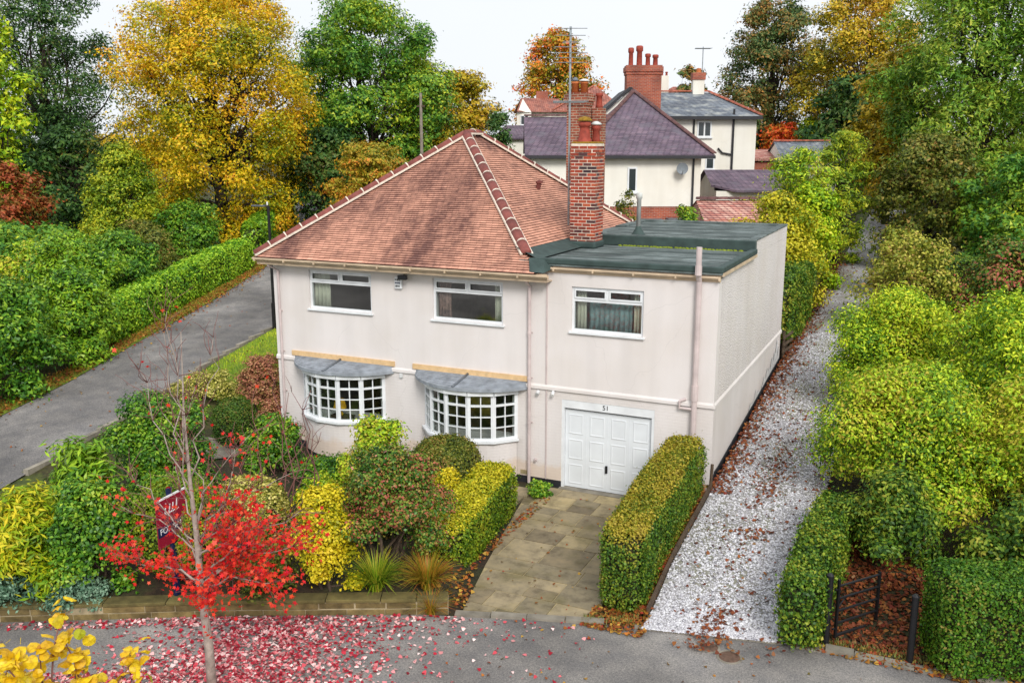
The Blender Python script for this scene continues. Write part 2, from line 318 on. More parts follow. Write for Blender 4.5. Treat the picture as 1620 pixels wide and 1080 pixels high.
M['kerb'] = plain('kerb_stone', lin('8d8679'), .9, var=.3, vscale=4, objvar=.2)
M['asphalt'] = asphalt('road_asphalt', (.235, .222, .215))
M['asphalt2'] = asphalt('side_road_asphalt', (.19, .18, .178))
M['iron'] = plain('rusty_cast_iron', lin('6d5547'), .7, metal=.3, var=.3, vscale=18)
M['soil'] = ground_mat('garden_soil', ['1f170f', '3a2c1c', '33361a', '2c2213'])
M['terrain'] = ground_mat('rough_grass_ground', ['27300f', '46521a', '3c3418', '56641f'], .5, 9.)
M['lawnmat'] = ground_mat('lawn_grass', ['4a5f14', '77861f', '5f7818', '8a8030'], 1.6, 30.)
M['gravelbed'] = lane_mat()
M['gravelbed_plain'] = ground_mat('pale_gravel', ['7d7a72', 'b9b7b2', 'a3a19b', 'd4d3d0'], 1.2, 42., 1.)
M['gravel'] = island('gravel_stones', ['74727a', 'cac8ce', 'f0f0f2', '9c989c', 'dedce2', 'b4b2b2'])
M['leaf_red'] = island('fallen_maple_leaves', ['840e22', 'c02038', 'eb9a9c', '9c1428', 'f5ccc8', '6e0e1c', 'd04a56', 'fae2dc', 'a4182e', '8c1224'])
M['leaf_brown'] = island('fallen_brown_leaves', ['4e2818', '74381e', '5e2a1a', '8e4c26', '6a341e', 'a06830', '7a2c20', '8a6a44'])
M['leaf_mixed'] = island('fallen_mixed_leaves', ['8a2a24', 'b06a26', '6a3018', 'c09a3c', '84401e', '5a5a1e', 'a8382a'])
M['bark'] = plain('grey_brown_bark', lin('54463a'), .95, var=.4, vscale=9, bump=.7, bscale=22)
M['bark_dark'] = plain('dark_bark', lin('372d27'), .95, var=.4, vscale=6, bump=.7, bscale=22)
M['bark_pale'] = plain('pale_maple_bark', lin('a3958a'), .85, var=.28, vscale=11, bump=.5, bscale=30)
M['twig_red'] = plain('reddish_twig', lin('7e5550'), .85, var=.25, vscale=9)
M['navy'] = plain('navy_paint', lin('17204a'), .45, var=.15)
M['maroon'] = plain('maroon_board', lin('8e1230'), .45, var=.08)
M['signwhite'] = plain('white_lettering', (.85, .85, .85), .5, var=.03)
M['slate_purple'] = coursed('purple_brown_roof_tiles', lin('6e5f70'), lin('877482'), lin('352c36'), .26, .10, .014, 1.7, lin('6c6670'))
M['slate_grey'] = coursed('grey_slate_roof', lin('6a7480'), lin('8a929a'), lin('3c4048'), .3, .13, .012, 1.6, lin('aeb0aa'))
M['red_tiles'] = coursed('red_clay_roof_tiles', lin('b06a58'), lin('c98a76'), lin('5d3532'), .24, .11, .016, 1.6, lin('7d5550'))
M['pink_tiles'] = coursed('pink_weathered_roof_tiles', lin('bf7c6e'), lin('e0b8a6'), lin('6b3a3a'), .24, .12, .02, 1.6)
M['far_brick'] = coursed('red_brickwork', lin('9a4430'), lin('b85a3c'), lin('a08878'), .225, .075, .009, 1.0, None, .3)
M['felt_dark'] = plain('dark_fascia', (.03, .03, .035), .6)
M['dish'] = plain('grey_dish', lin('7f868c'), .5)
print('materials ok')
# ------------------------------------------------------------------ object helpers
def tag(o, label=None, cat=None, group=None, kind=None):
    for k, v in (('label', label), ('category', cat), ('group', group), ('kind', kind)):
        if v: o[k] = v
    return o
ORG = {}
def link(o, parent=None):
    col.objects.link(o)
    if parent is not None: o.parent = parent
    return o
def thing(name, loc, label, cat, group=None, rz=0.):
    o = link(bpy.data.objects.new(name, None)); o.location = loc; o.rotation_euler = (0, 0, rz); o.empty_display_size = .2
    return tag(o, label, cat, group)
class MB:
    """collects faces; build() links them as one mesh object"""
    def __init__(s): s.v, s.f, s.m = [], [], []
    def poly(s, pts, mi=0):
        b = len(s.v); s.v += [tuple(p) for p in pts]; s.f.append(tuple(range(b, b + len(pts)))); s.m.append(mi); return s
    def box(s, x0, x1, y0, y1, z0, z1, mi=0):
        b = len(s.v)
        s.v += [(x0, y0, z0), (x1, y0, z0), (x1, y1, z0), (x0, y1, z0), (x0, y0, z1), (x1, y0, z1), (x1, y1, z1), (x0, y1, z1)]
        for q in ((0, 3, 2, 1), (4, 5, 6, 7), (0, 1, 5, 4), (1, 2, 6, 5), (2, 3, 7, 6), (3, 0, 4, 7)): s.f.append(tuple(b + i for i in q)); s.m.append(mi)
        return s
    def beam(s, a, c, w, h, up=(0, 0, 1), mi=0):
        a, c = Vector(a), Vector(c); d = (c - a).normalized(); u = Vector(up)
        r = d.cross(u); r = r.normalized() if r.length > 1e-5 else Vector((1, 0, 0)); u = r.cross(d)
        b = len(s.v)
        for p in (a, c):
            for sx, sz in ((-1, -1), (1, -1), (1, 1), (-1, 1)): s.v.append(tuple(p + r * sx * w / 2 + u * sz * h / 2))
        for q in ((0, 1, 2, 3), (7, 6, 5, 4), (0, 4, 5, 1), (1, 5, 6, 2), (2, 6, 7, 3), (3, 7, 4, 0)): s.f.append(tuple(b + i for i in q)); s.m.append(mi)
        return s
    def tube(s, pts, rad, n=8, cap=True, mi=0):
        pts = [Vector(p) for p in pts]; rad = rad if hasattr(rad, '__len__') else [rad] * len(pts)
        base = len(s.v); ref = None
        for i, p in enumerate(pts):
            d = (pts[min(i + 1, len(pts) - 1)] - pts[max(i - 1, 0)])
            d = d.normalized() if d.length > 1e-9 else Vector((0, 0, 1))
            if ref is None: ref = Vector((0, 1, 0)) if abs(d.y) < .9 else Vector((1, 0, 0))
            r = d.cross(ref).normalized(); u = r.cross(d); ref = u
            for k in range(n):
                a = 2 * math.pi * k / n; s.v.append(tuple(p + (r * math.cos(a) + u * math.sin(a)) * rad[i]))
        for i in range(len(pts) - 1):
            for k in range(n):
                k2 = (k + 1) % n
                s.f.append((base + i * n + k, base + i * n + k2, base + (i + 1) * n + k2, base + (i + 1) * n + k)); s.m.append(mi)
        if cap:
            s.f.append(tuple(base + k for k in reversed(range(n)))); s.m.append(mi)
            e = base + (len(pts) - 1) * n; s.f.append(tuple(e + k for k in range(n))); s.m.append(mi)
        return s
    def lathe(s, prof, c=(0, 0, 0), n=16, mi=0):
        b = len(s.v)
        for r, z in prof:
            for k in range(n):
                a = 2 * math.pi * k / n; s.v.append((c[0] + r * math.cos(a), c[1] + r * math.sin(a), c[2] + z))
        for i in range(len(prof) - 1):
            for k in range(n):
                k2 = (k + 1) % n; s.f.append((b + i * n + k, b + i * n + k2, b + (i + 1) * n + k2, b + (i + 1) * n + k)); s.m.append(mi)
        s.f.append(tuple(b + k for k in reversed(range(n)))); s.m.append(mi)
        e = b + (len(prof) - 1) * n; s.f.append(tuple(e + k for k in range(n))); s.m.append(mi)
        return s
    def extrude(s, poly2, z0, z1, mi=0):
        n = len(poly2); b = len(s.v)
        s.v += [(p[0], p[1], z0) for p in poly2] + [(p[0], p[1], z1) for p in poly2]
        s.f.append(tuple(b + i for i in reversed(range(n)))); s.f.append(tuple(b + n + i for i in range(n))); s.m += [mi, mi]
        for i in range(n):
            j = (i + 1) % n; s.f.append((b + i, b + j, b + n + j, b + n + i)); s.m.append(mi)
        return s
    def mesh(s, name, mats, smooth=False):
        me = bpy.data.meshes.new(name); me.from_pydata(s.v, [], s.f)
        for m in (mats if isinstance(mats, (list, tuple)) else [mats]): me.materials.append(m)
        if isinstance(mats, (list, tuple)) and len(mats) > 1: me.polygons.foreach_set('material_index', s.m)
        if smooth: me.polygons.foreach_set('use_smooth', [True] * len(s.f))
        me.update(); return me
    def build(s, name, mats, parent=None, loc=(0, 0, 0), smooth=False, bevel=0.):
        o = link(bpy.data.objects.new(name, s.mesh(name, mats, smooth)), parent); o.location = loc
        if bevel:
            b = o.modifiers.new('bevel', 'BEVEL'); b.width = bevel; b.segments = 2; b.limit_method = 'ANGLE'
        return o
def place_mesh(name, me, parent, loc=(0, 0, 0), rot=(0, 0, 0), scale=(1, 1, 1)):
    o = link(bpy.data.objects.new(name, me), parent); o.location = loc; o.rotation_euler = rot; o.scale = scale; return o
def np_mesh(name, V, F, mat, smooth=False):
    """V (n,3) array, F (k,c) array of equal-sized faces"""
    me = bpy.data.meshes.new(name); V = np.ascontiguousarray(V, np.float32); F = np.ascontiguousarray(F, np.int32); k, c = F.shape
    me.vertices.add(len(V)); me.vertices.foreach_set('co', V.ravel())
    me.loops.add(k * c); me.loops.foreach_set('vertex_index', F.ravel())
    me.polygons.add(k); me.polygons.foreach_set('loop_start', np.arange(0, k * c, c, dtype=np.int32))
    if smooth: me.polygons.foreach_set('use_smooth', np.ones(k, bool))
    me.materials.append(mat); me.update(calc_edges=True); return me
def text_mesh(name, txt, size, mat, extrude=.002):
    cu = bpy.data.curves.new(name, 'FONT'); cu.body = txt; cu.size = size; cu.extrude = extrude; cu.align_x = 'CENTER'; cu.align_y = 'CENTER'
    o = bpy.data.objects.new(name + '_curve', cu); col.objects.link(o)
    dg = bpy.context.evaluated_depsgraph_get(); me = bpy.data.meshes.new_from_object(o.evaluated_get(dg)); me.name = name
    bpy.data.objects.remove(o); bpy.data.curves.remove(cu); me.materials.clear(); me.materials.append(mat); return me
def wall_grid(mb, a, b, z0, z1, holes, th, axis='x', pos=0., inward=1, mi=0):
    """a wall from a to b with rectangular holes (h0,h1,zz0,zz1); front face at pos, th thick towards inward"""
    us = sorted({a, b, *[h for q in holes for h in q[:2]]}); zs = sorted({z0, z1, *[h for q in holes for h in q[2:]]})
    P = (lambda u, d, z: (u, pos + d * inward, z)) if axis == 'x' else (lambda u, d, z: (pos + d * inward, u, z))
    solid = lambda u, z: not any(q[0] < u < q[1] and q[2] < z < q[3] for q in holes)
    nu, nz = len(us) - 1, len(zs) - 1
    S = [[solid((us[i] + us[i + 1]) / 2, (zs[j] + zs[j + 1]) / 2) for j in range(nz)] for i in range(nu)]
    for i in range(nu):
        for j in range(nz):
            if not S[i][j]: continue
            u0, u1, w0, w1 = us[i], us[i + 1], zs[j], zs[j + 1]
            mb.poly([P(u0, 0, w0), P(u1, 0, w0), P(u1, 0, w1), P(u0, 0, w1)], mi); mb.poly([P(u1, th, w0), P(u0, th, w0), P(u0, th, w1), P(u1, th, w1)], mi)
            for di, dj, e in ((-1, 0, [(u0, w1), (u0, w0)]), (1, 0, [(u1, w0), (u1, w1)]), (0, -1, [(u0, w0), (u1, w0)]), (0, 1, [(u1, w1), (u0, w1)])):
                ii, jj = i + di, j + dj
                if 0 <= ii < nu and 0 <= jj < nz and S[ii][jj]: continue
                (p, q), (r_, t_) = e; mb.poly([P(p, 0, q), P(p, th, q), P(r_, th, t_), P(r_, 0, t_)], mi)
    return mb
def ribbon(name, left, right, mat, nu=8, step=.4, dz=.03, z=None):
    """a strip of ground between two polylines (same count), draped on the terrain"""
    L, Rr = np.array(left, float), np.array(right, float)
    t = np.concatenate([[0], np.cumsum(np.linalg.norm(np.diff((L + Rr) / 2, axis=0), axis=1))]); ts = np.linspace(0, t[-1], max(2, int(t[-1] / step)))
    A = np.stack([np.interp(ts, t, L[:, k]) for k in (0, 1)], 1); B = np.stack([np.interp(ts, t, Rr[:, k]) for k in (0, 1)], 1)
    u = np.linspace(0, 1, nu + 1)[None, :, None]; XY = A[:, None] * (1 - u) + B[:, None] * u
    Z = (hz(XY[..., 0], XY[..., 1]) if z is None else np.full(XY.shape[:2], z)) + dz
    V = np.concatenate([XY, Z[..., None]], 2).reshape(-1, 3); n = nu + 1; k = len(ts)
    i = np.arange(k - 1)[:, None] * n + np.arange(nu)[None]; F = np.stack([i, i + n, i + n + 1, i + 1], -1).reshape(-1, 4)
    return link(bpy.data.objects.new(name, np_mesh(name, V, F, mat, True)))

# ------------------------------------------------------------------ ground, roads, lane
xs = np.unique(np.concatenate([np.linspace(-600, -60, 28), np.linspace(-60, -24, 37), np.linspace(-24, -4.8, 49), np.linspace(-4.8, -2.8, 26), np.linspace(-2.8, -.3, 9), np.linspace(-.3, 0, 5), np.linspace(0, 14, 36), np.linspace(14, 60, 24), np.linspace(60, 600, 28)]).round(4))
ys = np.unique(np.concatenate([np.linspace(-300, -18, 20), np.linspace(-18, 14, 97), np.linspace(14, 70, 57), np.linspace(70, 700, 30)]).round(4))
GX, GY = np.meshgrid(xs, ys); V = np.stack([GX, GY, hz(GX, GY) - .02], -1).reshape(-1, 3)
i = np.arange(len(ys) - 1)[:, None] * len(xs) + np.arange(len(xs) - 1)[None]
F = np.stack([i, i + 1, i + 1 + len(xs), i + len(xs)], -1).reshape(-1, 4)
me = np_mesh('ground', V, F, M['terrain'], True); me.materials.append(M['soil'])
cx_, cy_ = V[F, 0].mean(1), V[F, 1].mean(1)
me.polygons.foreach_set('material_index', ((cx_ > -14.2) & (cx_ < 12) & (cy_ < 11) & (cy_ > -16)).astype(np.int32))
tag(link(bpy.data.objects.new('ground', me)), kind='structure')
fx = [-60, -22, -15.5, -10.1, -7.0, -3.7, -0.4, 3.0, 4.4, 9.0, 30., 60]; fy = list(FY)
# kept 4 mm above the ground sheet; joins the side road where the two meet
tag(ribbon('front_road', [(x, -60) for x in fx], [(x, y + .02) for x, y in zip(fx, fy)], M['asphalt'], 60, .5, .0, 0.0), kind='structure')
near = [(-14.6, -11.5), (-15.0, -8.6), (-15.46, -6.02), (-16.29, -1.66), (-17.5, 3.27), (-18.25, 7.5), (-19.6, 12), (-22.5, 18), (-27, 25), (-34, 33)]
far = [(-21.0, -13.0), (-19.6, -8.0), (-19.6, -4.0), (-20.5, 0.2), (-21.9, 4.6), (-23.5, 10), (-25.76, 16.2), (-29, 22), (-33.5, 29), (-40, 37)]
tag(ribbon('side_road', near, far, M['asphalt2'], 10, .4, .02), kind='structure')
verge_in = far; verge_out = [(x - .95, y + .25) for x, y in far]
tag(ribbon('grass_verge', verge_in, verge_out, M['lawnmat'], 3, .4, .035), kind='structure')
lawn_l = [(-15.6, .6), (-16.9, 2.2), (-17.45, 3.7), (-18.15, 7.4), (-19.4, 12)]; lawn_r = [(-13.2, .6), (-13.1, 2.2), (-13.0, 3.7), (-12.6, 7.4), (-12.6, 12)]
tag(ribbon('lawn', lawn_l, lawn_r, M['lawnmat'], 12, .4, .02), kind='structure')
tag(ribbon('garden_path', [(-14.9, -1.9), (-13.4, -.9), (-12.6, -.1)], [(-14.2, -3.1), (-12.7, -2.0), (-12.2, -1.4)], M['kerb'], 4, .3, .03), kind='structure')
lane = ribbon('gravel_lane', [(.04, -5.66), (.04, 0), (.08, 9.3), (.2, 24), (.4, 40)], [(2.35, -5.12), (2.3, 0), (2.2, 9.3), (2.2, 24), (2.3, 40)], M['gravelbed'], 8, .3, .03); tag(lane, kind='structure')
tag(ribbon('right_garden_entry', [(2.95, -4.9), (2.95, -3.6), (3.1, -1.6)], [(4.4, -4.85), (4.4, -3.6), (4.4, -1.6)], M['soil'], 5, .3, .02), kind='structure')

# kerb stones: along the side road, and the threshold strip of the lane
rng = random.Random(4)
def stone_row(parent, pts, ln, w, h, mat, name, dz=0., jit=.012):
    P = [np.array(p, float) for p in pts]
    for a, b in zip(P[:-1], P[1:]):
        L = np.linalg.norm(b - a); k = max(1, round(L / ln)); d = (b - a) / L; ang = math.atan2(d[1], d[0])
        for j in range(k):
            c = a + d * (j + .5) * L / k
            me = bpy.data.meshes.get('%s_%d' % (name, int(L / k * 100)))
            if me is None: me = MB().box(-L / k / 2 + .008, L / k / 2 - .008, -w / 2, w / 2, 0, h).mesh('%s_%d' % (name, int(L / k * 100)), mat)
            place_mesh(name, me, parent, (c[0], c[1], gz(c[0], c[1]) + dz + rng.uniform(-jit, jit)), (rng.uniform(-.02, .02), rng.uniform(-.02, .02), ang + rng.uniform(-.02, .02)))
kerb = tag(link(bpy.data.objects.new('kerb_line', None)), kind='structure')
stone_row(kerb, [(-15.6, -5.2), (-16.29, -1.66), (-17.5, 3.27), (-18.25, 7.5), (-19.6, 12)], .9, .14, .2, M['kerb'], 'kerb_stone', -.10)
stone_row(kerb, [(-.1, -5.62), (1.2, -5.33), (2.3, -5.08)], .75, .11, .1, M['kerb'], 'threshold_stone', -.06)
stone_row(kerb, [(-3.1, -6.5), (-1.9, -6.08), (-.6, -5.7)], .6, .16, .12, M['kerb'], 'threshold_stone', -.07)
stone_row(kerb, [(2.5, -5.05), (3.4, -4.98), (4.3, -5.0), (5.6, -4.9)], .45, .2, .12, M['kerb'], 'edging_stone', -.07, .03)

# driveway: every flag is a piece, bedded on one sheet of sandy joint
drive = [(-4.4, -.12), (-.85, -.12), (-.85, -5.75), (-1.9, -6.02), (-3.0, -6.42), (-3.45, -4.6)]
dw = MB().extrude(drive[::-1], -.15, .009).build('driveway', M['joint']); tag(dw, kind='structure')
def clip(poly, cl):
    out = poly
    for i in range(len(cl)):
        a, b = cl[i], cl[(i + 1) % len(cl)]; inp, out = out, []
        ins = lambda p: (b[0] - a[0]) * (p[1] - a[1]) - (b[1] - a[1]) * (p[0] - a[0]) <= 0
        for j in range(len(inp)):
            p, q = inp[j], inp[(j + 1) % len(inp)]
            if ins(p): out.append(p)
            if ins(p) != ins(q):
                dx, dy = q[0] - p[0], q[1] - p[1]; den = (b[0] - a[0]) * dy - (b[1] - a[1]) * dx
                t = ((b[1] - a[1]) * (p[0] - a[0]) - (b[0] - a[0]) * (p[1] - a[1])) / den if abs(den) > 1e-9 else 0
                out.append((p[0] + dx * t, p[1] + dy * t))
        if len(out) < 3: return []
    return out
# drive corners listed clockwise
y = -.14; row = 0
while y > -6.45:
    dep = rng.choice([.46, .6, .6, .75, .9]); x = -4.6 + rng.uniform(-.4, .1)
    while x < -.8:
        w = rng.choice([.6, .6, .75, .9, 1.05]); sub = [(x, x + w, y - dep, y)]
        if dep > .7 and rng.random() < .45: sub = [(x, x + w, y - dep / 2, y), (x, x + w, y - dep, y - dep / 2)]
        for a, b, c, d in sub:
            g = .012; tl = rng.uniform(-.03, .03) * .4
            q = [(a + g, c + g + tl * .3), (b - g, c + g - tl * .3), (b - g, d - g - tl * .3), (a + g, d - g + tl * .3)]
            q = clip(q, drive)
            if len(q) >= 3:
                cx0 = sum(p[0] for p in q) / len(q); cy0 = sum(p[1] for p in q) / len(q)
                if max(p[0] for p in q) - min(p[0] for p in q) < .1 or max(p[1] for p in q) - min(p[1] for p in q) < .1: continue
                o = MB().extrude([(p[0] - cx0, p[1] - cy0) for p in q], -.05, .018).build('paving_slab', M['slab'], dw, (cx0, cy0, rng.uniform(-.004, .008)))
                o.rotation_euler = (rng.uniform(-.006, .006), rng.uniform(-.006, .006), 0)
        x += w
    y -= dep
# stepping slabs of the garden path between the shrubs
for (a, b, c) in [(-9.6, -4.0, .2), (-9.2, -4.7, .15), (-8.8, -5.5, .1), (-10.1, -3.3, .3), (-6.6, -4.6, .4), (-6.1, -5.0, .4), (-4.55, -1.3, 0.), (-4.5, -.75, 0.)]:
    o = MB().box(-.36, .36, -.26, .26, -.03, .035).build('paving_slab', M['slab'], dw, (a, b, gz(a, b) + .02)); o.rotation_euler = (0, 0, c)

M['mortar_dull'] = plain('dull_wall_mortar', lin('9c8f72'), .95, var=.3)
# low stone garden wall: two courses of blocks under flat copings
gw = thing('garden_wall', (-7, -8.5, 0), 'low mossy stone garden wall with flat copings along the front road', 'wall')
def wall_row(z, h, w, ln, nm, mat, off):
    P = [(-18.0, -13.45), (-15.5, -12.6), (-10.1, -10.05), (-7.0, -8.4), (-3.7, -6.8), (-3.2, -6.55)]
    for a, b in zip(P[:-1], P[1:]):
        a, b = np.array(a), np.array(b); L = np.linalg.norm(b - a); d = (b - a) / L; n = np.array([-d[1], d[0]]); s = 0.
        while s < L - .05:
            l = min(ln * rng.uniform(.75, 1.25), L - s)
            if L - s - l < .15: l = L - s
            c = a + d * (s + l / 2) + n * (.15 + off)
            j = rng.uniform(-.008, .008)
            o = MB().box(-l / 2 + .006, l / 2 - .006, -w / 2, w / 2, -h / 2 + .004, h / 2 - .004).build(nm, mat, gw, (c[0] + 7 + n[0] * j, c[1] + 8.5 + n[1] * j, z + h / 2 + j * .5), bevel=.012)
            o.rotation_euler = (rng.uniform(-.01, .01), rng.uniform(-.01, .01), math.atan2(d[1], d[0])); s += l
gwm = MB()
for a, b in zip([(-18.0, -13.45), (-15.5, -12.6), (-10.1, -10.05), (-7.0, -8.4), (-3.7, -6.8)], [(-15.5, -12.6), (-10.1, -10.05), (-7.0, -8.4), (-3.7, -6.8), (-3.2, -6.55)]):
    a, b = np.array(a), np.array(b); d = (b - a) / np.linalg.norm(b - a); n = np.array([-d[1], d[0]]) * .15; gwm.beam((a[0] + n[0] + 7, a[1] + n[1] + 8.5, .1), (b[0] + n[0] + 7, b[1] + n[1] + 8.5, .1), .245, .27)
gwm.build('mortar', M['mortar_dull'], gw)
wall_row(-.03, .135, .26, .6, 'wall_stone', M['stone'], 0); wall_row(.105, .125, .26, .68, 'wall_stone', M['stone'], 0); wall_row(.23, .07, .3, .95, 'coping_stone', M['coping'], 0)

# ------------------------------------------------------------------ the pink house
M['torn'] = plain('flaking_board', lin('a8958a'), .9, var=.6, vscale=16)
M['moss_green'] = plain('bright_moss', lin('7d8a1e'), .95, var=.4, vscale=20)
HX0, HX1, HY1 = -12.0, -.1, 9.26; EZ = 5.2
house = thing('house', (-6, 4, 0), 'pale pink rendered detached house with hipped tile roof and garage', 'house')
HO = Vector((-6, 4, 0))
class HB(MB):
    """house mesh in world coordinates"""
    def build(s, name, mats, parent=None, smooth=False, bevel=0., root=None):
        o_ = root if root is not None else HO
        s.v = [(a - o_[0], b - o_[1], c - o_[2]) for a, b, c in s.v]
        return MB.build(s, name, mats, parent if parent is not None else house, (0, 0, 0), smooth, bevel)
WIN = [(-10.85, -8.92, 3.86, 4.88), (-7.13, -5.22, 3.86, 4.88), (-3.47, -1.76, 3.86, 4.90)]
GAR = (-3.69, -1.43, -.02, 2.2)
BAYS = [-9.88, -6.12]
bayhole = [(c - 1.15, c + 1.15, 1.1, 2.25) for c in BAYS]
wall_grid(HB(), HX0, HX1, 2.46, 5.25, WIN, .3, 'x', 0.).build('upper_wall', M['render'])
wall_grid(HB(), HX0, HX1, .16, 2.46, [(GAR[0], GAR[1], .16, GAR[3])] + bayhole, .3, 'x', .012).build('lower_wall', M['pbrick'])
wall_grid(HB(), .33, HY1, 2.46, 5.355, [], .3, 'y', HX1, -1).build('side_wall', M['roughcast'])
wall_grid(HB(), .33, HY1, .16, 2.46, [], .3, 'y', HX1 - .012, -1).build('side_wall', M['render'])
HB().box(HX0, HX0 + .3, .315, 8.6, .0, 5.2).build('side_wall', M['render'])
HB().box(HX0 + .31, HX1 - .32, 8.3, 8.6, .0, 5.2).build('rear_wall', M['render'])
HB().box(-4.2, HX1 - .002, 8.98, HY1 - .003, .0, 5.4).build('rear_wall', M['roughcast'])
HB().box(HX0 + .35, HX1 - .35, .35, 8.2, 2.5, 2.7).box(HX0 + .35, HX1 - .35, .35, 8.2, 4.98, 5.1).box(HX0 + .35, HX1 - .35, .35, 8.2, .0, .12).box(HX0 + .35, HX1 - .35, 4.2, 4.3, .12, 2.5).box(HX0 + .35, HX1 - .35, 4.2, 4.3, 2.7, 4.98).box(-4.3, -4.2, .35, 4.2, .12, 2.5).box(-4.3, -4.2, .35, 4.2, 2.7, 4.98).box(-8.1, -8.0, .35, 4.2, .12, 2.5).box(-8.1, -8.0, .35, 4.2, 2.7, 4.98).build('interior', M['dark_room'])
# black damp course, string course
HB().box(HX0 + .003, GAR[0], .006, .3, -.05, .16).box(GAR[1], HX1 - .003, .006, .3, -.05, .16).box(HX1 - .3, HX1 + .012, .31, HY1 - .01, -.05, .82).build('damp_course', M['blackbase'])
HB().poly([(HX0 - .02, -.035, 2.40), (HX1 + .035, -.035, 2.40), (HX1 + .035, -.035, 2.47), (HX0 - .02, -.035, 2.47)]).poly([(HX0 - .02, -.035, 2.47), (HX1 + .035, -.035, 2.47), (HX1, -.004, 2.52), (HX0 - .02, -.004, 2.52)]).poly([(HX0 - .02, .01, 2.40), (HX1 + .035, .01, 2.40), (HX1 + .035, -.035, 2.40), (HX0 - .02, -.035, 2.40)]).poly([(HX1 + .035, -.035, 2.40), (HX1 + .035, HY1, 2.40), (HX1 + .035, HY1, 2.47), (HX1 + .035, -.035, 2.47)]).poly([(HX1 + .035, -.035, 2.47), (HX1 + .035, HY1, 2.47), (HX1 + .003, HY1, 2.52), (HX1 + .003, -.035, 2.52)]).build('string_course', M['render'])
# rising damp-course line along the sloping lane: a black strip that follows the ground
sl = HB()
for k in range(18):
    y0, y1 = .02 + k * .513, .02 + (k + 1) * .513
    za, zb = gz(.3, y0) + .06, gz(.3, y1) + .06
    sl.poly([(HX1 + .016, y0, -.05), (HX1 + .016, y1, -.05), (HX1 + .016, y1, zb), (HX1 + .016, y0, za)]); sl.poly([(HX1 + .016, y0, za), (HX1 + .016, y1, zb), (HX1, y1, zb + .01), (HX1, y0, za + .01)])
sl.build('damp_course', M['blackbase'])
# flaking pale patches low on the lane wall
for (ya, yb, hh) in [(6.2, 9.0, .42), (4.4, 5.9, .3), (8.0, 9.1, .75)]:
    pt = [(ya, gz(.3, ya) + .075)]; k = 16; rr = random.Random(int(ya * 10))
    top = [(ya + (yb - ya) * i / k, gz(.3, ya + (yb - ya) * i / k) + .09 + hh * rr.uniform(.15, 1) * math.sin(math.pi * (i + .5) / (k + 1)) ** .6) for i in range(k + 1)]
    bot = [(ya + (yb - ya) * i / k, gz(.3, ya + (yb - ya) * i / k) + .08) for i in range(k + 1)]
    m_ = HB()
    for i in range(k): m_.poly([(HX1 + .002 + ya * .0003, bot[i][0], bot[i][1]), (HX1 + .002 + ya * .0003, bot[i + 1][0], bot[i + 1][1]), (HX1 + .002 + ya * .0003, top[i + 1][0], top[i + 1][1]), (HX1 + .002 + ya * .0003, top[i][0], top[i][1])])
    m_.build('flaked_paint', M['dirtywhite'])

# hipped roof: deck, tiles course by course, hip and ridge tiles one by one
EX0, EX1, EY0, EY1, RZ = -12.28, -4.2, -.4, 9.0, 8.33
A1, A2 = Vector((-8.22, 3.95, RZ)), Vector((-8.22, 4.75, RZ))
C00, C10, C11, C01 = Vector((EX0, EY0, EZ)), Vector((EX1, EY0, EZ)), Vector((EX1, EY1, EZ)), Vector((EX0, EY1, EZ))
deck = HB()
for q in ([C00, C10, A1], [C10, C11, A2, A1], [C11, C01, A2], [C01, C00, A1, A2], [C00, C01, C11, C10]): deck.poly(q)
roof = deck.build('roof', M['tiledeck'])
def tile_face(a, b, apexL, apexR, nm, gauge=.083, tw=.168, seed=0):
    rg = random.Random(seed); e = (b - a).normalized(); L = (b - a).length
    n = e.cross(apexL - a).normalized(); s = n.cross(e)
    if n.z < 0: n = -n; s = -s
    H = (apexL - a).dot(s); uL, uR = (apexL - a).dot(e), (apexR - a).dot(e); mb = HB(); rows = int(H / gauge) + 1
    for j in range(rows):
        s0 = j * gauge - (.03 if j == 0 else 0); s1 = min(H, (j + 1) * gauge + .01); t = max(0, min(1, (j + .5) * gauge / H)); xl = uL * t; xr = L - (L - uR) * t
        u = xl - (tw / 2 if j % 2 else 0)
        while u < xr - .01:
            p, q = max(u, xl) + .002, min(u + tw, xr) - .002
            if q - p > .015:
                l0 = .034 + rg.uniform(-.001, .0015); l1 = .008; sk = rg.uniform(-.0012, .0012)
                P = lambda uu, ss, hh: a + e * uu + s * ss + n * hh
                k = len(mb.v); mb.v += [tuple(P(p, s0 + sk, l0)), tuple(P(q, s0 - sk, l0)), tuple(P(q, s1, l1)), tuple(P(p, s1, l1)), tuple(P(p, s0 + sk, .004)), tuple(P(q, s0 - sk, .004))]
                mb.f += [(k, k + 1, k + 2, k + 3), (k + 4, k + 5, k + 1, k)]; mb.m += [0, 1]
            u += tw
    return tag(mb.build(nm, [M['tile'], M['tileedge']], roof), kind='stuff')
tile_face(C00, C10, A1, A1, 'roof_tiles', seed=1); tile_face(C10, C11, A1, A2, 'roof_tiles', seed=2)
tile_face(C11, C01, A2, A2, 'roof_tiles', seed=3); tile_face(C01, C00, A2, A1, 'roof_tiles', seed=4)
def hip_mesh(name, L, r=.112, n=7):
    mb = MB()
    for x, rr in ((-L / 2, r * .96), (L / 2, r * 1.05)):
        for k in range(n + 1):
            a = math.pi * (k / n); mb.v.append((x, rr * 1.15 * math.cos(a), rr * .82 * math.sin(a)))
    for k in range(n): mb.f.append((k, k + n + 1, k + n + 2, k + 1))
    mb.f.append(tuple(range(n + 1))); mb.f.append(tuple(reversed(range(n + 1, 2 * n + 2)))); mb.m = [0] * len(mb.f)
    return mb.mesh(name, M['hiptile'], True)
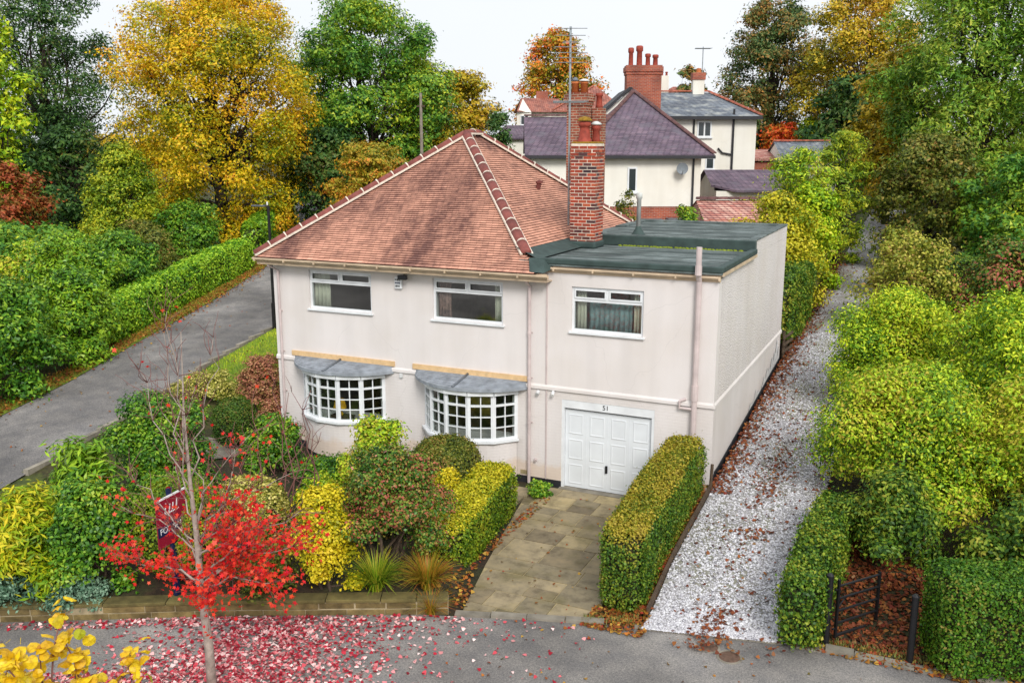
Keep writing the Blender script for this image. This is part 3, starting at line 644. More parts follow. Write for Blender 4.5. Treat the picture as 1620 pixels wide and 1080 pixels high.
def hip_run(a, b, cnt, nudge=.06):
    d = (b - a); L = d.length; d.normalize(); rot = d.to_track_quat('X', 'Z').to_euler(); me = hip_mesh('hip_tile', L / cnt - .03)
    up = d.cross(Vector((0, 0, 1)).cross(d)).normalized(); up = up if up.z > 0 else -up
    side = d.cross(up)
    mo = HB()
    for j in range(cnt):
        c = a + d * (j + .5) * L / cnt + up * nudge
        place_mesh('hip_tile', me, roof, c - HO, rot)
        if j:
            f = a + d * j * L / cnt + up * nudge
            mo.tube([f - d * .018, f + d * .018], .121, 10)
    for sg in (-1, 1): mo.beam(a + side * sg * .132 + up * (nudge - .028), b + side * sg * .132 + up * (nudge - .028), .055, .05, up)
    mo.build('mortar_bed', M['mortar'], roof)
hip_run(C00 + (A1 - C00) * .005, A1, 14); hip_run(C10 + (A1 - C10) * .11, A1, 13)
hip_run(C11, A2, 14); hip_run(C01, A2, 14); hip_run(A1 + Vector((0, .02, .02)), A2 + Vector((0, -.02, .02)), 2)
# vent tile on the lane-side slope
HB().tube([(-6.3, 4.6, 6.86), (-6.25, 4.6, 7.02)], .07, 10).lathe([(.1, 0), (.1, .05), (.02, .09)], (-6.25, 4.6, 7.02)).build('vent_tile', M['hiptile'], roof)

# eaves: soffit, fascia, gutter
HB().box(EX0 + .04, EX1 + .25, EY0 + .05, EY0 + .075, EZ - .2, EZ - .01).box(EX0 + .04, EX1 + .24, EY0 + .075, 0, EZ - .2, EZ - .18).box(EX0 + .04, EX0 + .06, EY0 + .08, EY1, EZ - .2, EZ - .02).build('fascia', M['cream'])
def gutter(a, b, w=.12, h=.085):
    a, b = Vector(a), Vector(b); d = (b - a).normalized(); o = Vector((d.y, -d.x, 0)); mb = HB()
    prof = [(0, 0), (0, -h), (w * .45, -h), (w, -h * .35), (w, .012), (w - .015, .012), (w - .015, -h * .3), (w * .42, -h + .015), (.012, -h + .015), (.012, 0)]
    n = len(prof); mb.v = [tuple(p + o * x + Vector((0, 0, z))) for p in (a, b) for x, z in prof]
    mb.f = [(k, (k + 1) % n, n + (k + 1) % n, n + k) for k in range(n)] + [tuple(reversed(range(n))), tuple(range(n, 2 * n))]; mb.m = [0] * len(mb.f)
    L = (b - a).length
    for k in range(int(L / .95) + 1):
        c = a + d * min(L, k * .95 + .05); mb.beam(c + o * (w / 2) + Vector((0, 0, -.034)), c + d * .035 + o * (w / 2) + Vector((0, 0, -.034)), w + .012, h + .006)
    return mb.build('gutter', M['cream'])
gutter((EX0 - .02, EY0 + .045, EZ - .03), (EX1 + .3, EY0 + .045, EZ - .03)); gutter((EX0 + .03, 8.9, EZ - .03), (EX0 + .03, EY0 + .05, EZ - .03))
gutter((-3.95, -.03, 5.32), (HX1 + .02, -.03, 5.32), .1, .075)
HB().box(-4.15, HX1 + .03, -.028, -.002, 5.2, 5.42).build('fascia', M['cream'])
# flat felt roofs over the side extension
fl = HB().box(-4.75, HX1 + .07, -.09, 3.9, 5.36, 5.46)
fl.build('flat_roof', M['felt'])
HB().box(-4.3, HX1 + .09, -.11, .06, 5.40, 5.53).box(HX1 - .08, HX1 + .09, .0605, 3.9, 5.40, 5.53).build('roof_kerb', M['feltedge'], bevel=.025)
HB().box(-4.9, HX1 - .002, 3.9, HY1, 5.50, 5.68).build('flat_roof', M['felt'])
HB().box(-4.6, HX1 + .032, 3.86, 3.93, 5.462, 5.725).build('roof_kerb', M['feltedge'], bevel=.02)
HB().box(-4.6, HX1 + .03, 3.931, 4.1, 5.40, 5.745).box(HX1 - .2, HX1 + .03, 4.1005, HY1 + .02, 5.705, 5.745).box(-4.7, HX1 - .2005, HY1 - .2, HY1 + .02, 5.5, 5.745).box(-4.72, -4.45, 6.8, HY1 - .201, 5.5, 5.73).build('roof_kerb', M['felt'], bevel=.03)
HB().box(HX1 - .2, HX1, 3.935, HY1 - .004, 5.36, 5.70).build('side_wall', M['roughcast'])
HB().box(HX1 + .002, HX1 + .1, -.03, 3.86, 5.33, 5.398).build('verge_trim', M['cream'])
for yy in (.95, 1.9, 2.85): HB().box(-4.2, HX1 - .09, yy, yy + .05, 5.4601, 5.467).build('felt_lap', M['feltedge'])
for yy in (5.1, 6.1, 7.1, 8.1): HB().box(-4.4, HX1 - .21, yy, yy + .05, 5.6801, 5.687).build('felt_lap', M['feltedge'])
# felt apron dressed up under the tiles and the torn corner piece
HB().poly([(-4.95, .1, 5.74), (-4.28, -.1, 5.5), (-4.28, 3.9, 5.5), (-4.95, 3.9, 5.74)]).build('felt_apron', M['feltedge'])
HB().poly([(-4.5, -.1, 5.52), (-4.12, -.08, 5.53), (-4.02, -.36, 5.22), (-4.28, -.42, 5.235)]).poly([(-4.12, -.08, 5.53), (-3.9, -.02, 5.3), (-4.02, -.36, 5.22)]).poly([(-4.5, -.1, 5.52), (-4.28, -.42, 5.235), (-4.36, -.4, 5.24)]).build('felt_apron', M['feltedge'])
HB().box(-4.1, -.4, -.034, -.029, 5.34, 5.40).build('torn_board', M['torn'])
MB_ = HB()
for k in range(46):
    x = -3.6 + 3.3 * k / 46 + rng.uniform(-.03, .03); y = 3.84 - abs(rng.gauss(0, .05)); MB_.lathe([(.05, 0), (.045, .02), (.015, .035)], (x, y, 5.458), 6)
tag(MB_.build('moss_line', M['moss_green']), kind='stuff')

M['far_brick2'] = coursed('weathered_brickwork', lin('8a4530'), lin('b0583a'), lin('b8a48e'), .225, .08, .012, 1.0, lin('54382e'), .5)
# brick chimney: ten bricks to a course, each its own piece
CX, CY, CZ0 = -4.285, 3.13, 5.62; W = .665
core = HB().box(CX - W / 2 + .005, CX + W / 2 - .005, CY - W / 2 + .005, CY + W / 2 - .005, 5.3, 8.10)
chim = core.build('chimney', M['brickmortar'])
bm_ = MB().box(-.104, .104, -.05125, .05125, -.0335, .0335).mesh('brick', M['brick'])
for c in range(29):
    z = CZ0 + .02 + c * .0845; grow = .022 if c in (26, 27) else 0
    for sgn in (-1, 1):
        full, short = (True, False) if c % 2 == 0 else (False, True)
        o = (W / 2 - .05125 + grow) * sgn
        for k in range(3 if full else 2):
            u = (k - 1) * .225 if full else (k - .5) * .225
            place_mesh('brick', bm_, chim, Vector((CX + u, CY + o, z)) - HO)
        for k in range(3 if short else 2):
            u = (k - 1) * .225 if short else (k - .5) * .225
            place_mesh('brick', bm_, chim, Vector((CX + o, CY + u, z)) - HO, (0, 0, math.pi / 2))
HB().box(CX - .38, CX + .38, CY - .38, CY + .38, 5.46, 5.64).build('flashing', M['feltedge'], chim, bevel=.05)
HB().extrude([(CX + sx * .33, CY + sy * .33) for sx, sy in ((-1, -1), (1, -1), (1, 1), (-1, 1))], 8.075, 8.15).build('flaunching', M['moss'], chim, bevel=.05)
pot = [(.2, 0), (.19, .05), (.15, .14), (.125, .34), (.125, .40), (.16, .42), (.16, .5), (.13, .53)]
HB().lathe(pot, (CX - .06, CY - .09, 8.12), 18).build('chimney_pot', M['pot'], chim, True)
HB().lathe([(.19, 0), (.185, .03), (.13, .09), (.02, .12)], (CX - .06, CY - .09, 8.66), 18).build('pot_cap', M['moss'], chim, True)
HB().lathe([(.12, 0), (.1, .1), (.09, .32), (.115, .34), (.115, .42), (.09, .44)], (CX + .17, CY + .14, 8.12), 16).build('chimney_pot', M['pot'], chim, True)
HB().lathe([(.14, 0), (.14, .03), (.06, .08), (.02, .09)], (CX + .17, CY + .14, 8.57), 16).build('pot_cap', M['grey_cap'], chim, True)
# rear stack of the house, rising behind the roof
rc = HB().box(-6.82, -6.2, 8.1, 8.72, 5.2, 9.28).box(-6.85, -6.17, 8.07, 8.75, 9.28, 9.4).box(-6.89, -6.13, 8.03, 8.79, 9.4, 9.6).box(-6.83, -6.19, 8.09, 8.73, 9.6, 9.66).box(-6.16, -5.82, 8.6, 8.94, 5.0, 9.2).build('chimney', M['far_brick2'])
for px_, py_, h_, m_ in ((-6.66, 8.4, .34, 'pot_light'), (-6.36, 8.4, .34, 'pot_light')): HB().lathe([(.12, 0), (.11, h_ * .8), (.13, h_ * .82), (.12, h_)], (px_, py_, 9.66), 14).build('chimney_pot', M[m_], rc, True)
HB().lathe([(.1, 0), (.085, .06), (.03, .12)], (-6.66, 8.4, 10.02), 12).build('pot_cap', M['lead'], rc, True); HB().lathe([(.17, 0), (.16, .03), (.05, .07)], (-6.36, 8.4, 10.01), 12).build('pot_cap', M['dirtywhite'], rc, True)
HB().lathe([(.13, 0), (.1, .1), (.09, .36), (.12, .38), (.11, .46)], (-5.99, 8.77, 9.2), 14).build('chimney_pot', M['pot'], rc, True)
# flue on the upper flat roof
HB().lathe([(.26, 0), (.2, .03), (.08, .2), (.075, .26)], (-3.3, 4.5, 5.67), 16).build('flue_collar', M['feltedge'], None, True)
HB().lathe([(.06, 0), (.06, .75), (.085, .77), (.085, .9), (.06, .92)], (-3.3, 4.5, 5.9), 14).build('flue', M['grey_cap'], None, True)

# upstairs windows: frame, three panes, sill
def window(x0, x1, z0, z1):
    y0, y1 = .05, .12; xm = (x0 + x1) / 2; zt = z1 - .30; t = .055
    fr = HB().box(x0, x0 + t, y0, y1, z0, z1).box(x1 - t, x1, y0, y1, z0, z1).box(x0 + t, x1 - t, y0, y1, z0, z0 + t).box(x0 + t, x1 - t, y0, y1, z1 - t, z1).box(x0 + t, x1 - t, y0 + .003, y1, zt - .04, zt + .03).box(xm - .035, xm + .035, y0 + .003, y1, zt + .03, z1 - t)
    for a, b in ((x0 + t, xm - .035), (xm + .035, x1 - t)):
        c, d = zt + .03, z1 - t; s = .035; fr.box(a, a + s, y0 - .018, y0 + .002, c, d).box(b - s, b, y0 - .018, y0 + .002, c, d).box(a + s, b - s, y0 - .018, y0 + .002, c, c + s).box(a + s, b - s, y0 - .018, y0 + .002, d - s, d)
    w = fr.build('window', M['white'])
    HB().box(x0 + t, xm - .035, .08, .088, zt + .03, z1 - t).build('pane', M['glass'], w); HB().box(xm + .035, x1 - t, .08, .088, zt + .03, z1 - t).build('pane', M['glass'], w); HB().box(x0 + t, x1 - t, .08, .088, z0 + t, zt - .04).build('pane', M['glass'], w)
    HB().box(x0 - .05, x1 + .05, -.06, .05, z0 - .05, z0 - .002).build('sill', M['white'], w, bevel=.008)
    # the dark reveal seal round the frame
    HB().box(x0 - .0, x1 + .0, .125, .13, z1 - .02, z1 - .001).build('head_seal', M['black'], w)
    return w
for q in WIN: window(*q)
def curtain(x0, x1, z0, z1, y, mat, label, folds):
    mb = MB(); n = 40; xc = (x0 + x1) / 2; h = z1 - z0; rr = random.Random(int(abs(x0) * 100))
    ph = rr.uniform(0, 6)
    for i in range(n + 1):
        u = i / n; x = x0 + (x1 - x0) * u - xc
        for z in (0, h / 2, h):
            yy = .028 * math.sin(u * folds * 6.283 + ph) * (1.15 - .35 * z / h) + .008 * math.sin(u * folds * 14 + 1)
            mb.v.append((x, yy, z))
    for i in range(n):
        for k in range(2): a = i * 3 + k; mb.f.append((a, a + 3, a + 4, a + 1)); mb.m.append(0)
    o = mb.build('curtain', mat, None, (xc, y, z0), True)
    sm = o.modifiers.new('thick', 'SOLIDIFY'); sm.thickness = .006
    return tag(o, label, 'curtain', 'curtains at the upstairs windows')
curtain(-10.8, -10.3, 3.88, 4.86, .2, M['curtain'], 'pale curtain at the left side of the left upstairs window', 4)
curtain(-7.08, -6.72, 3.88, 4.86, .2, M['curtain_red'], 'striped reddish curtain at the left side of the middle upstairs window', 4)
curtain(-5.52, -5.26, 3.88, 4.86, .2, M['curtain'], 'cream curtain at the right side of the middle upstairs window', 3)
curtain(-3.42, -3.17, 3.88, 4.88, .19, M['curtain'], 'narrow pale curtain at the left side of the window over the garage', 3)
curtain(-3.14, -2.07, 3.88, 4.6, .26, M['net'], 'blue grey net curtain filling the window over the garage', 9)
curtain(-2.04, -1.8, 3.88, 4.88, .19, M['curtain'], 'narrow pale curtain at the right side of the window over the garage', 3)

# bow windows
def bow(cx):
    Rr, half, sag = 1.445, 1.25, .72; yc = Rr - sag      # arc centre behind the wall face
    pt = lambda r, a: Vector((cx + r * math.sin(a), yc - r * math.cos(a)))
    A = [R(-60 + 24 * k) for k in range(6)]; z0, z1 = 1.1, 2.25
    # curved painted apron below
    mb = HB(); n = 20
    for k in range(n):
        a, b = R(-60 + 120 * k / n), R(-60 + 120 * (k + 1) / n); p, q = pt(Rr + .02, a), pt(Rr + .02, b)
        mb.poly([(p.x, p.y, .12), (q.x, q.y, .12), (q.x, q.y, 1.06), (p.x, p.y, 1.06)])
    mb.build('bow_apron', M['pbrick'], None, True)
    mb = HB()
    for k in range(n):
        a, b = R(-60 + 120 * k / n), R(-60 + 120 * (k + 1) / n); p, q = pt(Rr, a), pt(Rr, b); mb.poly([(p.x, p.y, -.05), (q.x, q.y, -.05), (q.x, q.y, .12), (p.x, p.y, .12)])
    mb.build('bow_damp_course', M['blackbase'])
    # head board and corner posts
    mb = HB()
    for k in range(5):
        p, q = pt(Rr + .05, A[k]), pt(Rr + .05, A[k + 1]); mb.beam((p.x, p.y, z1 + .04), (q.x, q.y, z1 + .04), .12, .13)
    for k in range(6):
        p = pt(Rr - .005, A[k]); mb.tube([(p.x, p.y, z0), (p.x, p.y, z1)], .045, 8)
    bw = mb.build('bow_window', M['white'])
    # sill
    mb = HB()
    for k in range(5):
        p, q, p2, q2 = pt(Rr + .12, A[k]), pt(Rr + .12, A[k + 1]), pt(Rr - .1, A[k]), pt(Rr - .1, A[k + 1])
        for za, zb in ((1.04, 1.10),):
            mb.poly([(p.x, p.y, zb), (q.x, q.y, zb), (q2.x, q2.y, zb), (p2.x, p2.y, zb)]); mb.poly([(p.x, p.y, za), (q.x, q.y, za), (q.x, q.y, zb), (p.x, p.y, zb)]); mb.poly([(p2.x, p2.y, za), (q2.x, q2.y, za), (q.x, q.y, za), (p.x, p.y, za)])
    mb.build('sill', M['white'], bw)
    # floor of the bay and ceiling, dark inside
    fan = [pt(Rr - .06, a) for a in A]
    HB().extrude([(p.x, p.y) for p in fan], .55, .6).build('bay_floor', M['dark_room'], bw); HB().extrude([(p.x, p.y) for p in fan], 2.26, 2.29).build('bay_ceiling', M['dark_room'], bw)
    # casements with glazing bars; panes one by one
    fw_ = 2 * Rr * math.sin(R(12)); hw = fw_ / 2 - .035; rows = [(1.15, 1.395), (1.42, 1.665), (1.69, 1.935), (1.985, 2.215)]
    pm = {}
    for k in range(5):
        am = (A[k] + A[k + 1]) / 2; c = (pt(Rr, A[k]) + pt(Rr, A[k + 1])) / 2; rot = am
        cs = MB()
        for x in (-hw, hw): cs.box(x - .022, x + .022, -.03, .03, z0 + .0, z1 - .0)
        cs.box(-hw + .022, hw - .022, -.03, .03, z0, 1.15).box(-hw + .022, hw - .022, -.03, .03, 2.215, z1).box(-hw + .022, hw - .022, -.034, .03, 1.935, 1.985)
        for za, zb in ((1.395, 1.42), (1.665, 1.69)): cs.box(-hw + .022, hw - .022, -.022, .022, za, zb)
        for za, zb in ((1.15, 1.395), (1.42, 1.665), (1.69, 1.935), (1.985, 2.215)): cs.box(-.013, .013, -.022, .022, za, zb)
        co = cs.build('casement', M['white'], bw, Vector((c.x, c.y, 0)) - HO); co.rotation_euler = (0, 0, rot)
        for j, (za, zb) in enumerate(rows):
            for sx in (-1, 1):
                w_ = hw - .022 - .013
                if j not in pm: pm[j] = MB().box(-w_ / 2, w_ / 2, -.004, .004, -(zb - za) / 2, (zb - za) / 2).mesh('pane', M['glass'])
                off = Vector((sx * (w_ / 2 + .013) * math.cos(rot), sx * (w_ / 2 + .013) * math.sin(rot)))
                place_mesh('pane', pm[j], bw, Vector((c.x + off.x, c.y + off.y, (za + zb) / 2)) - HO, (rng.uniform(-.006, .006), 0, rot + rng.uniform(-.012, .012)))
    # shingled fan roof with timber upstand and a lead roll
    Rh = (1.57 ** 2 + .87 ** 2) / (2 * .87); ha = math.asin(1.57 / Rh); yc2 = Rh - .87; rows_n = 7; mb = HB(); nn = 22
    def rp(a, t):
        e = Vector((cx + Rh * math.sin(a), yc2 - Rh * math.cos(a), 2.40)); w = Vector((cx + (e.x - cx) * .98, -.005, 2.54)); return e.lerp(w, t)
    for j in range(rows_n):
        t0, t1 = j / rows_n, (j + 1) / rows_n + .02
        for i in range(nn):
            a, b = -ha + 2 * ha * i / nn, -ha + 2 * ha * (i + 1) / nn
            up0, up1 = Vector((0, 0, .022)), Vector((0, 0, .004)); p, q, r_, s_ = rp(a, t0) + up0, rp(b, t0) + up0, rp(b, t1) + up1, rp(a, t1) + up1
            mb.poly([p, q, r_, s_]); mb.poly([p - up0, q - up0, q, p])
    for i in range(nn):
        a, b = -ha + 2 * ha * i / nn, -ha + 2 * ha * (i + 1) / nn; p, q = rp(a, 0), rp(b, 0); d = Vector((0, 0, .055)); mb.poly([p - d, q - d, q, p]); mb.poly([(p.x, 0, 2.345), (q.x, 0, 2.345), q - d, p - d])
    mb.build('bow_roof', M['slateroof'], bw)
    HB().tube([rp(-.02, .02) + Vector((0, 0, .035)), rp(-.02, 1.0) + Vector((0, 0, .035))], .03, 8).build('lead_roll', M['lead'], bw, True)
    HB().box(cx - 1.61, cx + 1.61, -.045, -.003, 2.54, 2.67).build('timber_upstand', M['timber'], bw)
M['slateroof'] = plain('weathered_slate_shingle', lin('9298a0'), .7, var=.3, vscale=5)
for c in BAYS: bow(c)

# garage door: steel up-and-over with pressed panels
gx0, gx1, gz1 = GAR[0], GAR[1], GAR[3]
gd = HB().box(gx0 + .07, gx1 - .07, .10, .14, .03, gz1 - .25).build('garage_door', M['whitedoor'])
HB().box(gx0, gx0 + .065, .02, .2, .0, gz1 - .2).box(gx1 - .065, gx1, .02, .2, .0, gz1 - .2).build('door_frame', M['white'], gd); HB().box(gx0, gx1, .02, .2, gz1 - .198, gz1).build('door_lintel', M['white'], gd)
HB().box(gx0, gx1, .2, .3, 0, gz1).build('door_backing', M['dark_room'], gd)
dx0, dx1 = gx0 + .07, gx1 - .07; dwid = (dx1 - dx0) / 4
pn = MB()
pw, phh = dwid * .7, .5
# a pressed panel: sloped rim around a raised field
for (a, b, y0, y1) in [(1, .9, 0, -.007), (.9, .84, -.007, -.007), (.84, .76, -.007, -.001)]:
    o_, i_ = [(sx * pw / 2 * a - (1 - a) * 0, sz * (phh / 2 - (1 - a) * pw / 2)) for sx, sz in ((-1, -1), (1, -1), (1, 1), (-1, 1))], [(sx * pw / 2 * b, sz * (phh / 2 - (1 - b) * pw / 2)) for sx, sz in ((-1, -1), (1, -1), (1, 1), (-1, 1))]
    for k in range(4): l = (k + 1) % 4; pn.poly([(o_[k][0], y0, o_[k][1]), (o_[l][0], y0, o_[l][1]), (i_[l][0], y1, i_[l][1]), (i_[k][0], y1, i_[k][1])])
pn.poly([(sx * pw / 2 * .76, -.001, sz * (phh / 2 - .24 * pw / 2)) for sx, sz in ((-1, -1), (1, -1), (1, 1), (-1, 1))])
pme = pn.mesh('door_panel', M['whitedoor'])
for a in range(4):
    for b in range(3): place_mesh('door_panel', pme, gd, Vector((dx0 + dwid * (a + .5), .098, .36 + b * .62)) - HO)
for a in range(1, 4): HB().box(dx0 + dwid * a - .007, dx0 + dwid * a + .007, .096, .0995, .03, gz1 - .25).build('door_rib', M['whitedoor'], gd)
HB().box(-2.60, -2.545, .06, .0985, .50, .68).box(-2.585, -2.56, .03, .06, .52, .56).build('door_handle', M['black'], gd, bevel=.006)
o = place_mesh('house_number', text_mesh('house_number', '51', .16, M['black']), gd, Vector((-2.6, .016, 2.1)) - HO, (math.pi / 2, 0, 0))
HB().box(gx0 - .02, gx1 + .02, -.12, .1, -.03, .022).build('door_threshold', M['kerb'], gd)

# downpipes
def pipe(pts, r=.035, mat='pinkpipe', nm='downpipe'):
    mb = HB().tube(pts, r, 10)
    p = Vector(pts[-2]); q = Vector(pts[-1]); L = (p - q).length
    for k in range(1, max(2, int(L / 1.1))):
        c = p.lerp(q, k * 1.1 / L) if L > 1.1 else p; mb.tube([c + Vector((0, 0, .03)), c - Vector((0, 0, .03))], r * 1.25, 10); mb.box(c.x - r * 1.7, c.x + r * 1.7, -.012, .02, c.z - .015, c.z + .015)
    return mb.build(nm, M[mat])
pipe([(-11.93, -.3, 5.1), (-11.93, -.29, 4.97), (-11.8, -.07, 4.82), (-11.8, -.06, .02)])
pipe([(-4.5, -.3, 5.1), (-4.5, -.29, 5.0), (-4.5, -.07, 4.84), (-4.5, -.06, .02)], .04)
pipe([(-.52, -.19, 5.95), (-.52, -.19, 5.4), (-.52, -.08, 5.2), (-.52, -.07, 1.55), (-.52, -.07, .05)], .062)
HB().tube([(-.52, -.19, 5.35), (-.52, -.19, 5.55)], .075, 10).build('pipe_collar', M['pinkpipe']); HB().tube([(-.52, -.07, 2.55), (-.52, -.07, 2.9)], .078, 10).build('pipe_collar', M['pinkpipe'])
HB().tube([(-.52, -.07, 2.35), (-.85, -.07, 2.35), (-.85, -.07, 2.5), (-.72, -.03, 2.56)], .032, 8).build('waste_pipe', M['pinkpipe'])
HB().box(-4.095, -4.065, -.012, -.002, .16, 2.39).box(-4.095, -4.065, -.024, -.002, 2.53, 5.15).build('joint_strip', M['pinkpipe'])
# alarm box, floodlight, sensors, vents
ab = HB().box(-8.18, -7.98, -.075, -.003, 4.56, 4.86).build('alarm_box', M['white'], None, bevel=.015)
for k, (za, zb, m_) in enumerate([(4.76, 4.81, 'black'), (4.685, 4.73, 'navy'), (4.60, 4.655, 'black')]):
    mb = HB(); x = -8.16
    for w in [(.02, .012, .03, .012, .025), (.03, .03, .02, .02), (.012, .03, .025, .02)][k]: mb.box(x, x + w, -.0785, -.0755, za, zb); x += w + .014
    mb.build('alarm_marking', M[m_], ab)
fl_ = HB().box(-7.86, -7.84, -.16, -.004, 4.93, 4.95).build('floodlight_bracket', M['black'])
HB().extrude([(-7.95, -.14), (-7.75, -.14), (-7.72, -.26), (-7.98, -.26)], 4.82, 4.93).build('floodlight', M['black'], fl_, bevel=.015)
HB().tube([(-4.28, -.01, 2.33), (-4.28, -.1, 2.28)], .045, 10).build('sensor', M['dirtywhite']); HB().tube([(-3.9, -.01, 2.36), (-3.88, -.12, 2.3)], .04, 10).build('sensor', M['dirtywhite'])
HB().box(-8.12, -8.04, -.05, .01, 2.27, 2.38).build('air_vent', M['dirtywhite']); HB().box(-4.75, -4.55, -.004, .01, .2, .3).build('air_vent', M['joint'])
HB().tube([(-4.35, .0, .62), (-4.33, -.07, .6)], .035, 8).build('outside_tap', M['pinkpipe'])

# table and lamp seen through the left bow window
tb = thing('side_table', (-9.75, -.33, .6), 'dark side table inside the left bow window', 'table')
MB().box(-.3, .3, -.2, .2, .5, .54).build('table_top', M['oldwood'], tb)
for sx in (-1, 1):
    for sy in (-1, 1): MB().box(sx * .26 - .02, sx * .26 + .02, sy * .16 - .02, sy * .16 + .02, 0, .5).build('leg', M['oldwood'], tb)
lp = thing('table_lamp', (-9.75, -.38, 1.14), 'table lamp with a pleated yellow shade in the left bow window', 'lamp')
MB().lathe([(.07, 0), (.09, .05), (.05, .14), (.02, .2), (.02, .26)], n=14).build('lamp_base', M['yellow'], lp, smooth=True)
sh = MB(); nn = 36
for z, r in ((.22, .17), (.46, .11)):
    for k in range(nn): rr = r * (1.03 if k % 2 else .97); sh.v.append((rr * math.cos(2 * math.pi * k / nn), rr * math.sin(2 * math.pi * k / nn), z))
for k in range(nn): sh.f.append((k, (k + 1) % nn, nn + (k + 1) % nn, nn + k)); sh.m.append(0)
sh.build('lamp_shade', M['yellow'], lp)
print('house ok')
# ------------------------------------------------------------------ neighbouring buildings
YAW = R(24.7)
def street(u, v):
    """a point u metres along and v metres back in the neighbours' street grid, measured from the viewpoint"""
    return 4.03 + math.cos(YAW) * u - math.sin(YAW) * v, -19.59 + math.sin(YAW) * u + math.cos(YAW) * v
def building(name, u, v, label, cat='house', group='neighbouring houses', rz=0.):
    x, y = street(u, v); g = gz(x, y) - .05
    return thing(name, (x, y, g), label, cat, group, YAW + rz), g
class LB(MB):
    def __init__(s, g): MB.__init__(s); s.g = g
    def build(s, name, mat, parent, smooth=False, bevel=0.):
        s.v = [(a, b, c - s.g) for a, b, c in s.v]; return MB.build(s, name, mat, parent, (0, 0, 0), smooth, bevel)
def hip(mb, x0, x1, y0, y1, ze, r0, r1, th=.12):
    a, b, c, d = (x0, y0, ze), (x1, y0, ze), (x1, y1, ze), (x0, y1, ze)
    if abs(r0[1] - r1[1]) > abs(r0[0] - r1[0]): fs = [[a, b, r0], [b, c, r1, r0], [c, d, r1], [d, a, r0, r1]]
    else: fs = [[a, b, r1, r0], [b, c, r1], [c, d, r0, r1], [d, a, r0]]
    for f_ in fs: mb.poly(f_)
    lo = [(p[0], p[1], ze - th) for p in (a, b, c, d)]
    for k in range(4): l = (k + 1) % 4; mb.poly([lo[k], lo[l], (a, b, c, d)[l], (a, b, c, d)[k]])
    mb.poly(lo[::-1]); return mb
def ridge_tiles(g, parent, runs, mat, r=.1, ln=.45):
    for a, b in runs:
        a, b = Vector(a), Vector(b); L = (b - a).length; d = (b - a) / L; k = max(1, int(L / ln)); rot = d.to_track_quat('X', 'Z').to_euler()
        me = hip_mesh('ridge_tile', L / k - .015, r); me.materials[0] = mat
        for j in range(k): c = a + d * (j + .5) * L / k; place_mesh('ridge_tile', me, parent, (c.x, c.y, c.z - g), rot)
def far_window(g, parent, x0, x1, z0, z1, y=0., lights=2, sill=True, axis='x'):
    def bx(mb, a, b, c, d, e, f_): return mb.box(a, b, c, d, e, f_) if axis == 'x' else mb.box(y + c - y, y + d - y, a, b, e, f_)
    t = .07; fr = LB(g); fr.box(x0, x0 + t, y - .05, y + .02, z0, z1).box(x1 - t, x1, y - .05, y + .02, z0, z1).box(x0 + t, x1 - t, y - .05, y + .02, z0, z0 + t).box(x0 + t, x1 - t, y - .05, y + .02, z1 - t, z1)
    w = (x1 - x0) / lights
    for k in range(1, lights): fr.box(x0 + w * k - .04, x0 + w * k + .04, y - .05, y + .02, z0 + t, z1 - t)
    wo = fr.build('window', M['white'], parent)
    for k in range(lights): LB(g).box(x0 + w * k + .05, x0 + w * (k + 1) - .05, y - .02, y - .008, z0 + t, z1 - t).build('pane', M['darkglass'], wo)
    if sill: LB(g).box(x0 - .06, x1 + .06, y - .12, y - .003, z0 - .07, z0 - .002).build('sill', M['white'], wo)
    return wo
def stack(g, parent, x0, x1, y0, y1, z0, z1, mat, pots, potmat='pot', corbel=True):
    mb = LB(g).box(x0, x1, y0, y1, z0, z1 - (.45 if corbel else 0))
    if corbel: mb.box(x0 - .04, x1 + .04, y0 - .04, y1 + .04, z1 - .45, z1 - .3).box(x0 - .08, x1 + .08, y0 - .08, y1 + .08, z1 - .3, z1 - .05).box(x0 - .03, x1 + .03, y0 - .03, y1 + .03, z1 - .05, z1 + .03)
    c = mb.build('chimney', mat, parent)
    for (px, py, h, r) in pots: LB(g).lathe([(r, 0), (r * .9, .08), (r * .8, h * .7), (r * 1.1, h * .75), (r * 1.1, h * .95), (r * .8, h)], (px, py, z1 + .0), 12).build('chimney_pot', M[potmat], c, True)
    return c
def dark_glass():
    m, nt, b = new_mat('far_window_glass'); b.inputs['Base Color'].default_value = (.03, .04, .045, 1); b.inputs['Roughness'].default_value = .08; b.inputs['Specular IOR Level'].default_value = .7; return m
M['darkglass'] = dark_glass()
M['ridge_dark'] = plain('dark_ridge_tile', lin('6a4a48'), .8, var=.25, objvar=.2)
M['ridge_red'] = plain('red_ridge_tile', lin('a8604c'), .8, var=.25, objvar=.2)

